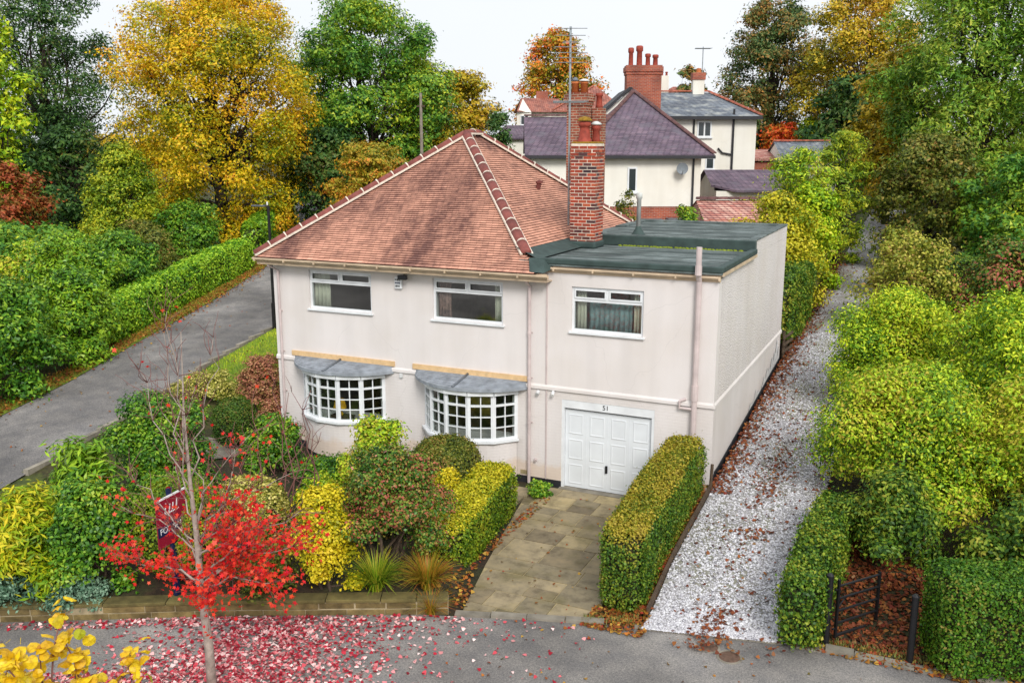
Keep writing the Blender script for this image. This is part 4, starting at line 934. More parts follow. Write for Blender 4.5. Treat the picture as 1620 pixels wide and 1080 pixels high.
# neighbour: cream roughcast over brick, purple-brown hipped roof
nb, g = building('neighbour_house', 4.56, 42, 'cream roughcast house with purple brown hipped roof and satellite dish')
LB(g).box(-3.88, 3.9, 0, 9, 5.36, 7.58).build('upper_wall', M['cream_wall'], nb); LB(g).box(-3.86, 3.88, .02, 8.98, g, 5.36).build('lower_wall', M['far_brick'], nb)
r1 = hip(LB(g), -1.75, 4.42, -.35, 9.3, 7.66, (1.37, 4.5, 10.62), (1.37, 4.9, 10.62)).build('roof', M['slate_purple'], nb)
ridge_tiles(g, r1, [((4.42, -.35, 7.7), (1.37, 4.5, 10.66)), ((-1.75, -.35, 7.7), (1.37, 4.5, 10.66)), ((1.37, 4.5, 10.66), (1.37, 4.9, 10.66))], M['ridge_dark'])
wg = LB(g)
for q in ([(-4.0, -.35, 7.64), (.2, -.35, 7.64), (.2, 2.5, 9.36), (-4.0, 2.5, 9.36)], [(.2, 5.4, 7.64), (-4.0, 5.4, 7.64), (-4.0, 2.5, 9.36), (.2, 2.5, 9.36)], [(-4.0, -.35, 7.52), (-4.0, 5.4, 7.52), (.2, 5.4, 7.52), (.2, -.35, 7.52)], [(-4.0, -.35, 7.52), (.2, -.35, 7.52), (.2, -.35, 7.64), (-4.0, -.35, 7.64)]): wg.poly(q)
r2 = wg.build('wing_roof', M['slate_purple'], nb); LB(g).poly([(-3.9, -.3, 7.5), (-3.9, 2.5, 9.3), (-3.9, 5.3, 7.5)]).build('gable_wall', M['cream_wall'], nb)
ridge_tiles(g, r2, [((-4.0, 2.5, 9.4), (0, 2.5, 9.4))], M['ridge_dark'])
LB(g).box(-4.05, 4.45, -.42, -.36, 7.48, 7.62).box(-4.0, 4.4, -.36, 0, 7.48, 7.5).build('gutter', M['felt_dark'], nb)
far_window(g, nb, .62, 1.05, 6.0, 7.1, 0., 1)
LB(g).tube([(3.55, -.08, 7.5), (3.55, -.07, g + .3)], .045, 8).build('downpipe', M['felt_dark'], nb)
ds = LB(g); nn = 20
for j, rr in enumerate((0, .12, .2, .26)):
    for k in range(nn): a = 2 * math.pi * k / nn; ds.v.append((3.0 + rr * math.cos(a), -.38 + .9 * rr * rr * -1.0 + .06, 7.05 + rr * math.sin(a)))
for j in range(3):
    for k in range(nn): k2 = (k + 1) % nn; ds.f.append((j * nn + k, j * nn + k2, (j + 1) * nn + k2, (j + 1) * nn + k)); ds.m.append(0)
ds.tube([(3.0, -.01, 6.95), (3.0, -.3, 7.0)], .02, 6).tube([(3.0, -.33, 6.8), (3.0, -.62, 6.95)], .012, 6).box(2.96, 3.04, -.66, -.58, 6.92, 7.0)
sd_ = ds.build('satellite_dish', M['dish'], nb); sm = sd_.modifiers.new('thick', 'SOLIDIFY'); sm.thickness = .01
LB(g).box(.2, 2.2, -1.3, 0, 4.7, 4.82).box(2.4, 3.6, -1.0, 0, 4.75, 4.86).build('porch_roof', M['lead'], nb)

# house behind: cream wall, grey slate roof, big brick stack
hb, g = building('slate_house', 10.6, 52, 'cream house with grey slate roof and tall brick chimney stack')
LB(g).box(-4.3, 2.83, 0, 7, g, 9.5).build('wall', M['cream_wall'], hb)
r1 = hip(LB(g), -4.6, 3.02, -.35, 7.3, 9.62, (-3.2, 3.4, 11.05), (.85, 3.4, 11.05)).build('roof', M['slate_grey'], hb)
ridge_tiles(g, r1, [((-3.2, 3.4, 11.1), (.85, 3.4, 11.1)), ((3.02, -.35, 9.66), (.85, 3.4, 11.09))], M['ridge_red'])
LB(g).box(-4.6, 3.05, -.42, -.36, 9.44, 9.6).build('gutter', M['felt_dark'], hb)
far_window(g, hb, -.42, .36, 8.5, 9.35, 0., 2); far_window(g, hb, .1, .6, 6.75, 7.4, 0., 1)
LB(g).tube([(1.55, -.08, 10.0), (1.55, -.08, 6.5)], .06, 8).tube([(.75, -.08, 7.9), (1.0, -.08, 7.65), (1.55, -.08, 7.55)], .05, 8).tube([(-.62, -.08, 9.5), (-.62, -.08, 8.0)], .05, 8).build('soil_pipe', M['felt_dark'], hb)
LB(g).poly([(-6.4, -2.2, 9.2), (-2.7, -2.2, 9.2), (-4.45, -2.2, 10.85)]).box(-6.3, -2.8, -2.19, 0, g, 9.2).build('gable_wall', M['cream_wall'], hb)
bb = LB(g)
for a, b in (((-6.6, -2.3, 9.1), (-4.45, -2.3, 10.98)), ((-4.45, -2.3, 10.98), (-2.5, -2.3, 9.1))): bb.beam(a, b, .25, .14)
for a, b in (((-6.6, -2.3, 9.15), (-4.45, -2.3, 11.02)), ((-2.5, -2.3, 9.15), (-4.45, -2.3, 11.02))): bb.poly([a, b, (b[0], 3., b[2]), (a[0], 3., a[2])])
bb.build('gable_roof', M['felt_dark'], hb)
stack(g, hb, -4.55, -2.72, -1.6, -.6, 9.0, 12.15, M['far_brick'], [(-4.3, -1.1, .95, .14), (-3.85, -1.1, 1.05, .17), (-3.4, -1.1, .65, .14), (-3.0, -1.1, .6, .15)])
wc = stack(g, hb, -.15, .5, 3.1, 3.7, 10.9, 11.75, M['cream_wall'], [], 'pot', False); LB(g).box(-.2, .55, 3.05, 3.75, 11.75, 12.15).build('chimney_brickwork', M['far_brick'], wc); LB(g).lathe([(.15, 0), (.13, .25)], (.2, 3.4, 12.15), 10).build('chimney_pot', M['pot_light'], wc)

# far red-roofed house
hc, g = building('red_roofed_house', 5.0, 80, 'distant white house with red tiled roofs and small gable')
LB(g).box(-4.0, 4.0, 0, 7, g, 10.9).build('wall', M['cream_wall'], hc)
r1 = hip(LB(g), -1.6, 4.6, -.4, 7.4, 10.9, (2.1, 3.5, 13.1), (2.4, 3.5, 13.1)).build('roof', M['red_tiles'], hc)
ridge_tiles(g, r1, [((-1.6, -.4, 10.95), (2.1, 3.5, 13.12))], M['ridge_red'])
LB(g).poly([(-4.6, -1.4, 10.8), (-.9, 0, 10.75), (-.9, 2.5, 12.0), (-4.2, 1.2, 12.0)]).poly([(-4.9, 3.6, 10.8), (-4.2, 1.2, 12.0), (-.9, 2.5, 12.0), (-1, 4.5, 10.8)]).build('wing_roof', M['red_tiles'], hc)
LB(g).poly([(-4.5, -1.2, 10.75), (-3.4, -1.1, 10.75), (-4.1, -.6, 11.85)]).box(-4.6, -3.4, -1.0, 0.2, g, 10.75).build('gable_wall', M['cream_wall'], hc)
far_window(g, hc, -4.3, -3.6, 9.7, 10.5, -1.05, 2); far_window(g, hc, -4.3, -3.6, 8.3, 9.2, -1.05, 2)
stack(g, hc, -2.9, -1.9, 2, 3, 11.5, 12.6, M['far_brick'], [], 'pot', False)
far_window(g, hc, .2, 1.4, 9.3, 10.3, 0., 2)
hd, g = building('hill_house', 16.4, 96, 'distant house behind with white chimney stack and red hip')
LB(g).box(-2.6, 3, 0, 6, g, 12.2).build('wall', M['cream_wall'], hd)
hip(LB(g), -3, 3.4, -.4, 6.4, 12.2, (.3, 3, 14.0), (.6, 3, 14.0)).build('roof', M['red_tiles'], hd)
stack(g, hd, -2.1, -.4, 1.5, 2.3, 12.5, 15.0, M['cream_wall'], [(-1.9, 1.9, .4, .13), (-1.5, 1.9, .4, .13), (-1.05, 1.9, .4, .13), (-.6, 1.9, .4, .13)], 'pot', False)

# outbuildings by the lane
og, g = building('slate_garage', 11.75, 45, 'low garage with purple slate roof behind the cream house', 'garage', 'outbuildings')
LB(g).box(-1.9, 2.0, 0, 4.2, g, 5.9).poly([(-1.9, .45, 5.9), (-1.9, .45, 6.15), (-1.9, 2.2, 6.82), (-1.9, 4.2, 6.05), (-1.9, 4.2, 5.9)]).build('wall', M['cream_wall'], og)
LB(g).poly([(-1.0, -.3, 5.95), (2.2, -.3, 5.95), (2.2, 2.2, 6.86), (-2.1, 2.2, 6.86), (-2.1, .35, 6.2)]).poly([(2.2, 4.6, 5.95), (-2.1, 4.6, 5.95), (-2.1, 2.2, 6.86), (2.2, 2.2, 6.86)]).poly([(-2.1, .35, 6.1), (-1.0, -.3, 5.85), (-1.0, -.3, 5.95), (-2.1, .35, 6.2)]).poly([(-1.0, -.3, 5.85), (2.2, -.3, 5.85), (2.2, -.3, 5.95), (-1.0, -.3, 5.95)]).poly([(2.2, -.3, 5.9), (2.2, 4.6, 5.9), (2.2, 2.2, 6.86)]).build('roof', M['slate_purple'], og)
rg_, g = building('tiled_outbuilding', 9.3, 36.5, 'outbuilding with pinkish weathered tile roof beyond the felt roof', 'outbuilding', 'outbuildings')
LB(g).box(-1.6, 1.9, 0, 4, g, 5.2).build('wall', M['far_brick'], rg_)
rr_ = LB(g).poly([(-1.75, -.3, 5.05), (2.1, -.3, 5.05), (2.1, 1.7, 5.86), (-1.75, 1.7, 5.86)]).poly([(2.1, 4.2, 5.0), (-1.75, 4.2, 5.0), (-1.75, 1.7, 5.86), (2.1, 1.7, 5.86)]).poly([(-1.75, -.3, 4.95), (2.1, -.3, 4.95), (2.1, -.3, 5.05), (-1.75, -.3, 5.05)]).poly([(-1.7, -.3, 5.0), (-1.7, 1.7, 5.84), (-1.7, 4.2, 5.0)]).poly([(2.1, -.3, 5.0), (2.1, 4.2, 5.0), (2.1, 1.7, 5.86)]).build('roof', M['pink_tiles'], rg_)
ridge_tiles(g, rr_, [((-1.75, 1.7, 5.9), (2.1, 1.7, 5.9))], M['ridge_dark'], .13, .4)
fg, g = building('gabled_garage', 18.3, 58, 'small white gabled garage with grey slate roof beyond the lane', 'garage', 'outbuildings')
LB(g).box(-1.5, 1.8, 0, 4.5, g, 7.15).poly([(-1.5, 0, 7.15), (-1.5, 2.2, 8.2), (-1.5, 4.5, 7.15)]).build('wall', M['cream_wall'], fg)
rf_ = LB(g).poly([(-1.62, -.25, 7.1), (2, -.25, 7.1), (2, 2.2, 8.3), (-1.62, 2.2, 8.3)]).poly([(2, 4.7, 7.1), (-1.62, 4.7, 7.1), (-1.62, 2.2, 8.3), (2, 2.2, 8.3)]).poly([(-1.62, -.25, 7.02), (2, -.25, 7.02), (2, -.25, 7.1), (-1.62, -.25, 7.1)]).build('roof', M['slate_grey'], fg)
ridge_tiles(g, rf_, [((-1.62, 2.2, 8.33), (2, 2.2, 8.33))], M['ridge_red'])
sh_, g = building('mossy_shed', 15.9, 60, 'low shed with mossy striped tile roof beside the slate house', 'shed', 'outbuildings')
LB(g).box(-.9, .8, 0, 2, g, 7.0).build('wall', M['far_brick'], sh_); LB(g).poly([(-1, -.2, 7.25), (.95, -.2, 7.25), (.95, 1.8, 7.8), (-1, 1.8, 7.8)]).poly([(-1, -.2, 7.1), (.95, -.2, 7.1), (.95, -.2, 7.25), (-1, -.2, 7.25)]).poly([(.95, 1.8, 7.8), (.95, 2.2, 7.0), (-1, 2.2, 7.0), (-1, 1.8, 7.8)]).build('roof', M['pink_tiles'], sh_)
fb, g = building('distant_bungalow', -.25, 72, 'distant bungalow with dark roof between the hedge and white gable')
LB(g).box(-.9, 1.6, 0, 5, g, 8.6).build('wall', M['cream_wall'], fb); hip(LB(g), -1.2, 2., -.3, 5.3, 8.6, (-.3, 2.5, 9.6), (1.3, 2.5, 9.6)).build('roof', M['slate_purple'], fb)

# ------------------------------------------------------------------ poles, aerials, sign, gate, covers
def aerial(x, y, z0, z1, label, heads, ax):
    a = thing('tv_aerial', (x, y, z0), label, 'aerial', 'television aerials')
    MB().tube([(0, 0, 0), (0, 0, z1 - z0)], .03, 8).build('mast', M['steel'], a)
    for (zz, L, els, el) in heads:
        mb = MB(); d = Vector((math.cos(ax), math.sin(ax), 0)); n = Vector((-d.y, d.x, 0)); c = Vector((0, 0, zz - z0)); mb.tube([c - n * L / 2, c + n * L / 2], .011, 6)
        for k in range(els): p = c + n * (-L / 2 + L * k / max(1, els - 1)); mb.tube([p - d * el * (1 - .03 * k), p + d * el * (1 - .03 * k)], .01, 5)
        mb.build('antenna', M['steel'], a)
    return a
ae = aerial(-4.86, 3.3, 6.0, 11.0, 'tall rusty television aerial mast beside the brick chimney', [(10.95, .1, 1, .42), (10.78, .1, 1, .38), (10.62, .35, 2, .2), (10.5, .1, 1, .4), (10.36, .1, 1, .43), (10.24, .1, 1, .4), (10.12, .1, 1, .42), (9.15, .9, 4, .45)], YAW)
MB().box(.0, .3, -.02, .02, .55, .6).box(.0, .3, -.02, .02, 1.1, 1.15).build('bracket', M['steel'], ae)
x, y = street(11.0, 55.4); aerial(x, y, 11.0, 13.6, 'thin television aerial above the small white chimney', [(13.5, .5, 5, .5)], YAW)

M['lantern'] = plain('grey_lantern', lin('5a6068'), .5)
lampx, lampy = -18.05, 7.3; lz = gz(lampx, lampy)
sl_ = thing('street_lamp', (lampx, lampy, lz), 'black street lamp post at the left corner of the house', 'street lamp')
MB().tube([(0, 0, 0), (0, 0, 1.0)], .085, 12).tube([(0, 0, 1.0), (0, 0, 4.55)], .05, 10).build('post', M['black'], sl_)
MB().tube([(0, 0, 4.5), (-.12, -.05, 4.55)], .03, 8).build('bracket', M['black'], sl_)
MB().extrude([(-.1, -.1), (-.1, .04), (-.62, -.08), (-.62, -.2)], 4.52, 4.58).build('lantern', M['lantern'], sl_, bevel=.02)
MB().lathe([(.03, 0), (.03, .1), (.01, .12)], (-.02, -.02, 4.58), 10).build('photocell', M['dirtywhite'], sl_)
x, y = street(-5.37, 56); z = gz(x, y)
M['palewood'] = plain('silvered_wood', lin('8d8377'), .85, var=.25)
tp = thing('telegraph_pole', (x, y, z), 'wooden telegraph pole rising behind the roof', 'pole'); MB().tube([(0, 0, 0), (0, 0, 7.7)], [.12, .08], 10).build('pole', M['palewood'], tp); MB().box(-.25, .25, -.05, .05, 6.9, 7.0).build('crossarm', M['oldwood'], tp)

sg = thing('sale_sign', (-7.62, -8.42, .3), 'maroon and navy for sale board on a navy post in the front garden', 'sign', None, R(95))
MB().box(-.045, .045, -.03, .03, 0, 2.0).build('post', M['navy'], sg)
bd = MB().box(-.40, .34, -.052, -.032, 1.02, 1.86).build('board', M['maroon'], sg)
MB().box(-.41, .35, -.053, -.031, 1.86, 1.89).build('board_trim', M['signwhite'], bd)
MB().box(-.399, .339, -.0555, -.0525, 1.22, 1.40).build('board_band', M['navy'], bd)
place_mesh('lettering', text_mesh('lettering', 'FOR SALE', .15, M['signwhite'], .0015), bd, (-.03, -.057, 1.31), (math.pi / 2, 0, 0))
lg = MB()
for k, (xx, h) in enumerate([(-.2, .2), (-.1, .16), (-.02, .16), (.08, .2)]):
    lg.beam((xx, -.054, 1.58), (xx + .04, -.054, 1.58 + h), .022, .004, (0, 1, 0)); lg.beam((xx, -.054, 1.58), (xx + .07, -.054, 1.595), .018, .004, (0, 1, 0))
lg.build('logo_script', M['signwhite'], bd)

gt = thing('metal_gate', (3.02, -4.75, gz(3.02, -4.75)), 'open black five bar metal gate by the leafy entry', 'gate', None, R(52))
MB().box(.06, .1, -.02, .02, .08, 1.12).build('stile', M['black'], gt); MB().box(1.0, 1.04, -.02, .02, .08, 1.05).build('stile', M['black'], gt)
for k, z in enumerate((.12, .34, .56, .78, 1.0)): MB().tube([(.1, 0, z), (1.0, 0, z)], .02 if k else .026, 8).build('bar', M['black'], gt)
MB().tube([(.1, .0, .62), (.22, 0, .74), (.34, 0, .78)], .012, 6).build('scroll', M['black'], gt); MB().tube([(0, 0, .25), (.06, 0, .25)], .018, 6).tube([(0, 0, .95), (.06, 0, .95)], .018, 6).build('hinge', M['black'], gt)
for (x, y, h, lab) in ((2.94, -4.86, 1.24, 'black round gate post beside the gravel lane'), (4.22, -4.86, 1.15, 'black round gate post against the large square hedge')):
    p = thing('gate_post', (x, y, gz(x, y) - .02), lab, 'gate post', 'gate posts'); MB().tube([(0, 0, 0), (0, 0, h)], .055, 14).build('post', M['black'], p); MB().lathe([(.06, 0), (.06, .03), (.03, .06)], (0, 0, h), 14).build('cap', M['black'], p)
for (x, y, r, lab) in ((1.58, -5.88, .17, 'rusty round stopcock cover in the road, nearer the gate'), (1.22, -5.72, .14, 'smaller rusty stopcock cover in the road')):
    c = thing('stopcock_cover', (x, y, .002), lab, 'manhole cover', 'stopcock covers'); MB().lathe([(r + .04, 0), (r + .035, .006)], n=20).build('surround', M['kerb'], c); MB().lathe([(r, .0065), (r - .01, .012)], n=20).build('lid', M['iron'], c)

# timber edging board along the hedge, and two old stakes at the house corner
ed = thing('edging_board', (.0, -4.6, 0.1), 'weathered timber edging between the clipped hedge and gravel lane', 'edging')
for k in range(5):
    y0, y1 = -5.15 + k * .95, -5.15 + (k + 1) * .95 - .02; MB().beam((0, y0 + 4.6, gz(.06, y0) + .07 - .1), (0.0, y1 + 4.6, gz(.06, y1) + .07 - .1), .04, .16).build('board', M['oldwood'], ed)
for (x, y, h, lab) in ((.0, -.45, .62, 'short weathered stake at the house corner beside the hedge'), ):
    tag(MB().tube([(0, 0, 0), (.02, .01, h)], .035, 8).build('wooden_stake', M['oldwood'], None, (x, y, gz(.1, y))), lab, 'stake')
fn = thing('lane_fence', (-.15, 15, gz(-.15, 15)), 'dark close boarded fence along the left side of the lane', 'fence')
fz = gz(-.15, 15)
fme = MB().box(-.012, .012, -.07, .07, 0, 1.5).mesh('board', M['oldwood'])
for k in range(90):
    y = 10.2 + k * .15; place_mesh('board', fme, fn, (rng.uniform(-.008, .008), y - 15, gz(-.15, y) - fz + rng.uniform(-.03, .03)))
for k in range(7): MB().box(-.11, -.02, -.05, .05, 0, 1.65).build('post', M['oldwood'], fn, (0, 10.3 + k * 2.1 - 15, gz(-.15, 10.3 + k * 2.1) - fz))
for k in range(2): MB().beam((-.04, 10.2 - 15, gz(-.15, 10.2) - fz + .4 + .7 * k), (-.04, 23.5 - 15, gz(-.15, 23.5) - fz + .4 + .7 * k), .05, .08).build('rail', M['oldwood'], fn)
hr = thing('hurdle_rail', (-.02, 9.5, gz(0, 9.5)), 'short broken rail fence at the far corner of the lane wall', 'fence')
for k in range(3): MB().beam((0, -.15, .2 + k * .22), (.18, .55, .3 + k * .22), .03, .08).build('rail', M['oldwood'], hr)
MB().box(-.03, .03, -.03, .03, 0, .85).build('post', M['oldwood'], hr)
print('street ok')
# ------------------------------------------------------------------ vegetation
def leaf_mesh(name, P, Nn, L, Wd, mat, rg, fold=.25, tri=False):
    """one folded four-cornered leaf at each point"""
    n = len(P); r = rg.normal(size=(n, 3)); t = np.cross(Nn, r); t /= np.linalg.norm(t, axis=1, keepdims=True) + 1e-9; b = np.cross(Nn, t)
    s = rg.uniform(.65, 1.3, (n, 1)); l = t * L * .5 * s; w = b * Wd * .5 * s; up = Nn * Wd * fold * s
    if tri: return np_mesh(name, np.stack([P - l + w, P + l * 1.05 + up, P - l * .8 - w], 1).reshape(-1, 3), np.arange(3 * n).reshape(n, 3), mat)
    V = np.stack([P - l, P + w + up - l * .1, P + l, P - w + up - l * .1], 1).reshape(-1, 3)
    return np_mesh(name, V, np.arange(4 * n).reshape(n, 4), mat)
def unit(a): return a / (np.linalg.norm(a, axis=1, keepdims=True) + 1e-9)
def blob_leaves(blobs, n, per, sig, rg, up=.55, shell=.5, flat=.6, hang=0.):
    """leaf clumps spread through the outer part of a union of ellipsoids; returns points, normals, clump centres"""
    B = np.array(blobs, float); per = int(per * 1.35); k = max(1, n // per); wgt = (B[:, 3] * B[:, 4] + B[:, 3] * B[:, 5] + B[:, 4] * B[:, 5]); wgt = wgt / wgt.sum()
    out = np.zeros((0, 3)); dirs = np.zeros((0, 3))
    while len(out) < k:
        i = rg.choice(len(B), k, p=wgt); d = unit(rg.normal(size=(k, 3))); d[:, 2] = np.where(d[:, 2] < -.55, -d[:, 2], d[:, 2])
        q = rg.uniform(shell, 1.0, (k, 1)) ** .6; p = B[i, :3] + d * B[i, 3:6] * q
        lv = np.min(((p[:, None] - B[None, :, :3]) / B[None, :, 3:6] ** 1).__pow__(2).sum(2) ** .5, axis=1)
        ok = lv > shell * .85; out = np.concatenate([out, p[ok]]); dirs = np.concatenate([dirs, d[ok]])
    C_, D_ = out[:k], dirs[:k]
    i = np.repeat(np.arange(k), per); sig = sig * .8; off = rg.normal(size=(len(i), 3)) * sig * np.array([1, 1, flat]); sz = rg.uniform(.6, 1.25, k)[i][:, None]
    P = C_[i] + off * sz; P[:, 2] -= hang * np.abs(rg.normal(size=len(i))) * sig
    Nn = unit(D_[i] * .7 + np.array([0, 0, up]) + off / sig * .35 + rg.normal(size=(len(i), 3)) * .45)
    return P, Nn, C_
def limb(mb, a, b, r0, r1, rg, n=5, wob=.12, seg=6):
    a, b = np.array(a, float), np.array(b, float); L = np.linalg.norm(b - a); pts, rad = [], []
    side = rg.normal(size=3) * wob * L; side[2] = abs(side[2]) * .6
    for i in range(seg + 1):
        t = i / seg; pts.append(a + (b - a) * t + side * math.sin(math.pi * t) * (1 - .4 * t) + rg.normal(size=3) * .02 * L * (0 < i < seg)); rad.append(r0 + (r1 - r0) * t)
    mb.tube(pts, rad, n); return pts
def auto_blobs(r, z0, z1, rg, lobes=18, lob=(.38, .6), taper=1.0, prof='round'):
    """a core and many unequal lobes, so that the outline is bumpy"""
    h = z1 - z0; bl = [(0, 0, z0 + h * q, r * w, r * w, h * .24) for q, w in ((.3, .62), (.55, .66), (.76, .46))]
    for k in range(lobes):
        a = k * 2.399 + rg.uniform(-.5, .5); s = rg.uniform(*lob); t = np.clip((k + .5) / lobes + rg.uniform(-.05, .05), .02, .98)
        if prof == 'round': w = .74 + .26 * t / .4 if t < .4 else math.sqrt(max(.02, 1 - ((t - .4) / .6) ** 2.3))
        elif prof == 'dome': w = math.sqrt(max(.02, 1 - (t * .97) ** 2.6))
        elif prof == 'cone': w = 1.05 - .85 * t
        else: w = .45 + .55 * t / .55 if t < .55 else math.sqrt(max(.02, 1 - ((t - .55) / .45) ** 2.2))
        s = s * (.55 + .45 * w); rr = max(0, w * r * rg.uniform(.86, 1.08) - s * r * .85); sz = s * r * .8 * min(1.15, h / (2 * r) + .15)
        bl.append((math.cos(a) * rr, math.sin(a) * rr, min(z0 + h * t, z1 - sz * .8), s * r, s * r, sz))
    return bl
COUNT = [0]; S_ = 'shrubs across the side road'
def tree(name, label, x, y, r, h, mat, n, L, Wd, seed, base=.18, bark='bark_dark', lobes=24, per=22, sig=.3, trunk=.3, cat='tree', group=None, shell=.55, hang=0., blobs=None, limbs=26, up=.5, flat=.6, z=None, lob=(.2, .38), prof='round'):
    rg = np.random.default_rng(seed); z0 = gz(x, y) - .05 if z is None else z; t = thing(name, (x, y, z0), label, cat, group)
    bl = blobs or auto_blobs(r, h * base, h, rg, lobes, lob, 1., prof)
    P, Nn, Cc = blob_leaves(bl, int(n * .8), per, sig, rg, up, shell, flat, hang); n2 = n - len(P)
    B = np.array(bl); i = rg.choice(len(B), max(1, n2)); d = unit(rg.normal(size=(max(1, n2), 3))); q = B[i, :3] + d * B[i, 3:6] * rg.uniform(0, .75, (max(1, n2), 1)) ** .5
    P = np.concatenate([P, q]); Nn = np.concatenate([Nn, unit(rg.normal(size=q.shape) + [0, 0, .6])])
    keep = P[:, 2] > .12; P, Nn = P[keep], Nn[keep]; COUNT[0] += len(P)
    link(bpy.data.objects.new('crown', leaf_mesh('crown', P, Nn, L, Wd, mat, rg, .25, True)), t)
    mb = MB(); top = h * .72; tp = limb(mb, (0, 0, -.1), (rg.normal() * r * .06, rg.normal() * r * .06, top), trunk, trunk * .3, rg, 8, .03, 8)
    for k in range(limbs):
        tgt = Cc[rg.integers(len(Cc))]; u = np.clip((tgt[2] / top) * rg.uniform(.35, .7), .12, .9); a = tp[min(len(tp) - 1, int(u * (len(tp) - 1)))]; limb(mb, a, a + (tgt - a) * .95, trunk * .38 * (1 - .6 * u), trunk * .05, rg, 5)
    mb.build('trunk', M[bark], t, smooth=True); return t
def shrub(name, label, x, y, r, h, mat, n, L, Wd, seed, lobes=14, per=14, sig=.09, base=.04, cat='shrub', group=None, shell=.7, stems=7, up=.5, lob=(.26, .44), bark='bark', z=None, hang=0., prof='dome'):
    rg = np.random.default_rng(seed); z0 = gz(x, y) - .03 if z is None else z; t = thing(name, (x, y, z0), label, cat, group)
    bl = auto_blobs(r, h * base, h, rg, lobes, lob, 1., prof)
    P, Nn, Cc = blob_leaves(bl, int(n * .85), per, sig, rg, up, shell, .7, hang); n2 = max(1, n - len(P)); B = np.array(bl); i = rg.choice(len(B), n2)
    q = B[i, :3] + unit(rg.normal(size=(n2, 3))) * B[i, 3:6] * rg.uniform(0, .8, (n2, 1)) ** .5; P = np.concatenate([P, q]); Nn = np.concatenate([Nn, unit(rg.normal(size=q.shape) + [0, 0, .5])])
    keep = P[:, 2] > .03; P, Nn = P[keep], Nn[keep]; COUNT[0] += len(P)
    link(bpy.data.objects.new('foliage', leaf_mesh('foliage', P, Nn, L, Wd, mat, rg, .25, group == S_)), t)
    mb = MB()
    for k in range(stems):
        tgt = Cc[rg.integers(len(Cc))]; a = (rg.normal() * r * .12, rg.normal() * r * .12, -.03); limb(mb, a, np.array(tgt) * .96, .03 * min(1.6, h / 1.6), .006, rg, 5)
    mb.build('stems', M[bark], t, smooth=True); return t
def clipped(name, label, x, y, a, b, h, mat, n, L, Wd, seed, p=2.4, rz=0., cat='shrub', group=None, h2=None, rough=.035, z=None, topmat=None):
    """clipped form: leaves on a rounded box or dome (half sizes a, b) over a mass of twigs"""
    rg = np.random.default_rng(seed); z0 = gz(x, y) - .02 if z is None else z; t = thing(name, (x, y, z0), label, cat, group, rz)
    def surf(q):
        q = q / (np.abs(q) ** p).sum(1, keepdims=True) ** (1 / p); nn = np.sign(q) * np.abs(q) ** (p - 1) / np.array([a, b, h / 2])
        hh = h if h2 is None else (h + (h2 - h) * (q[:, 1:2] * .5 + .5)); P = q * np.array([a, b, .5]); P[:, 2:3] = (q[:, 2:3] * .5 + .5) * hh
        wob = (np.sin(P[:, :1] * 3.1 + seed) + np.sin(P[:, 1:2] * 2.3 + seed * 2) + np.sin(P[:, 2:3] * 3.7 + seed * 3)) * rough * .75
        return P + unit(nn) * wob, unit(nn)
    ar = np.array([b * h, a * h, a * b * 4 * .5]); fc = rg.choice(3, n, p=ar / ar.sum()); q = rg.uniform(-1, 1, (n, 3)); q[np.arange(n), fc] = rg.choice([-1, 1], n); q[fc == 2, 2] = 1
    P, Nn = surf(q); P += Nn * rg.normal(size=(n, 1)) * rough; st_ = rg.uniform(size=n) < .01; P[st_] += (Nn[st_] + [0, 0, .4]) * rg.uniform(.03, .11, (st_.sum(), 1)); Nn2 = unit(Nn + rg.normal(size=(n, 3)) * .55); keep = P[:, 2] > .02
    COUNT[0] += keep.sum()
    if topmat is None: link(bpy.data.objects.new('foliage', leaf_mesh('foliage', P[keep], Nn2[keep], L, Wd, mat, rg)), t)
    else:
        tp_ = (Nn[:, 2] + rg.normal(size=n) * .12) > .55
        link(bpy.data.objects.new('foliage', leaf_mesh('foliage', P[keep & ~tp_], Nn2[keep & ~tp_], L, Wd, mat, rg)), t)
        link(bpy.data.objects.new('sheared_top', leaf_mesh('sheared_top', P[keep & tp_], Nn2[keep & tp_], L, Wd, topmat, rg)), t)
    k = 14; g = np.linspace(-1, 1, k); V, F = [], []
    for ax in range(3):
        for sg_ in (-1, 1):
            U, W_ = np.meshgrid(g, g); q = np.zeros((k * k, 3)); q[:, ax] = sg_; q[:, (ax + 1) % 3] = U.ravel(); q[:, (ax + 2) % 3] = W_.ravel(); Q, n_ = surf(q); Q -= n_ * (.07 + rough)
            o = len(V) * k * k; V.append(Q); i = np.arange(k - 1)[:, None] * k + np.arange(k - 1)[None]; F.append(np.stack([i, i + 1, i + 1 + k, i + k], -1).reshape(-1, 4) + o)
    link(bpy.data.objects.new('twigs', np_mesh('twigs', np.concatenate(V), np.concatenate(F), M['twigmass'], True)), t); return t
M['twigmass'] = plain('hedge_twig_mass', lin('2e2f16'), .95, var=.5, vscale=14, bump=.8, bscale=40)

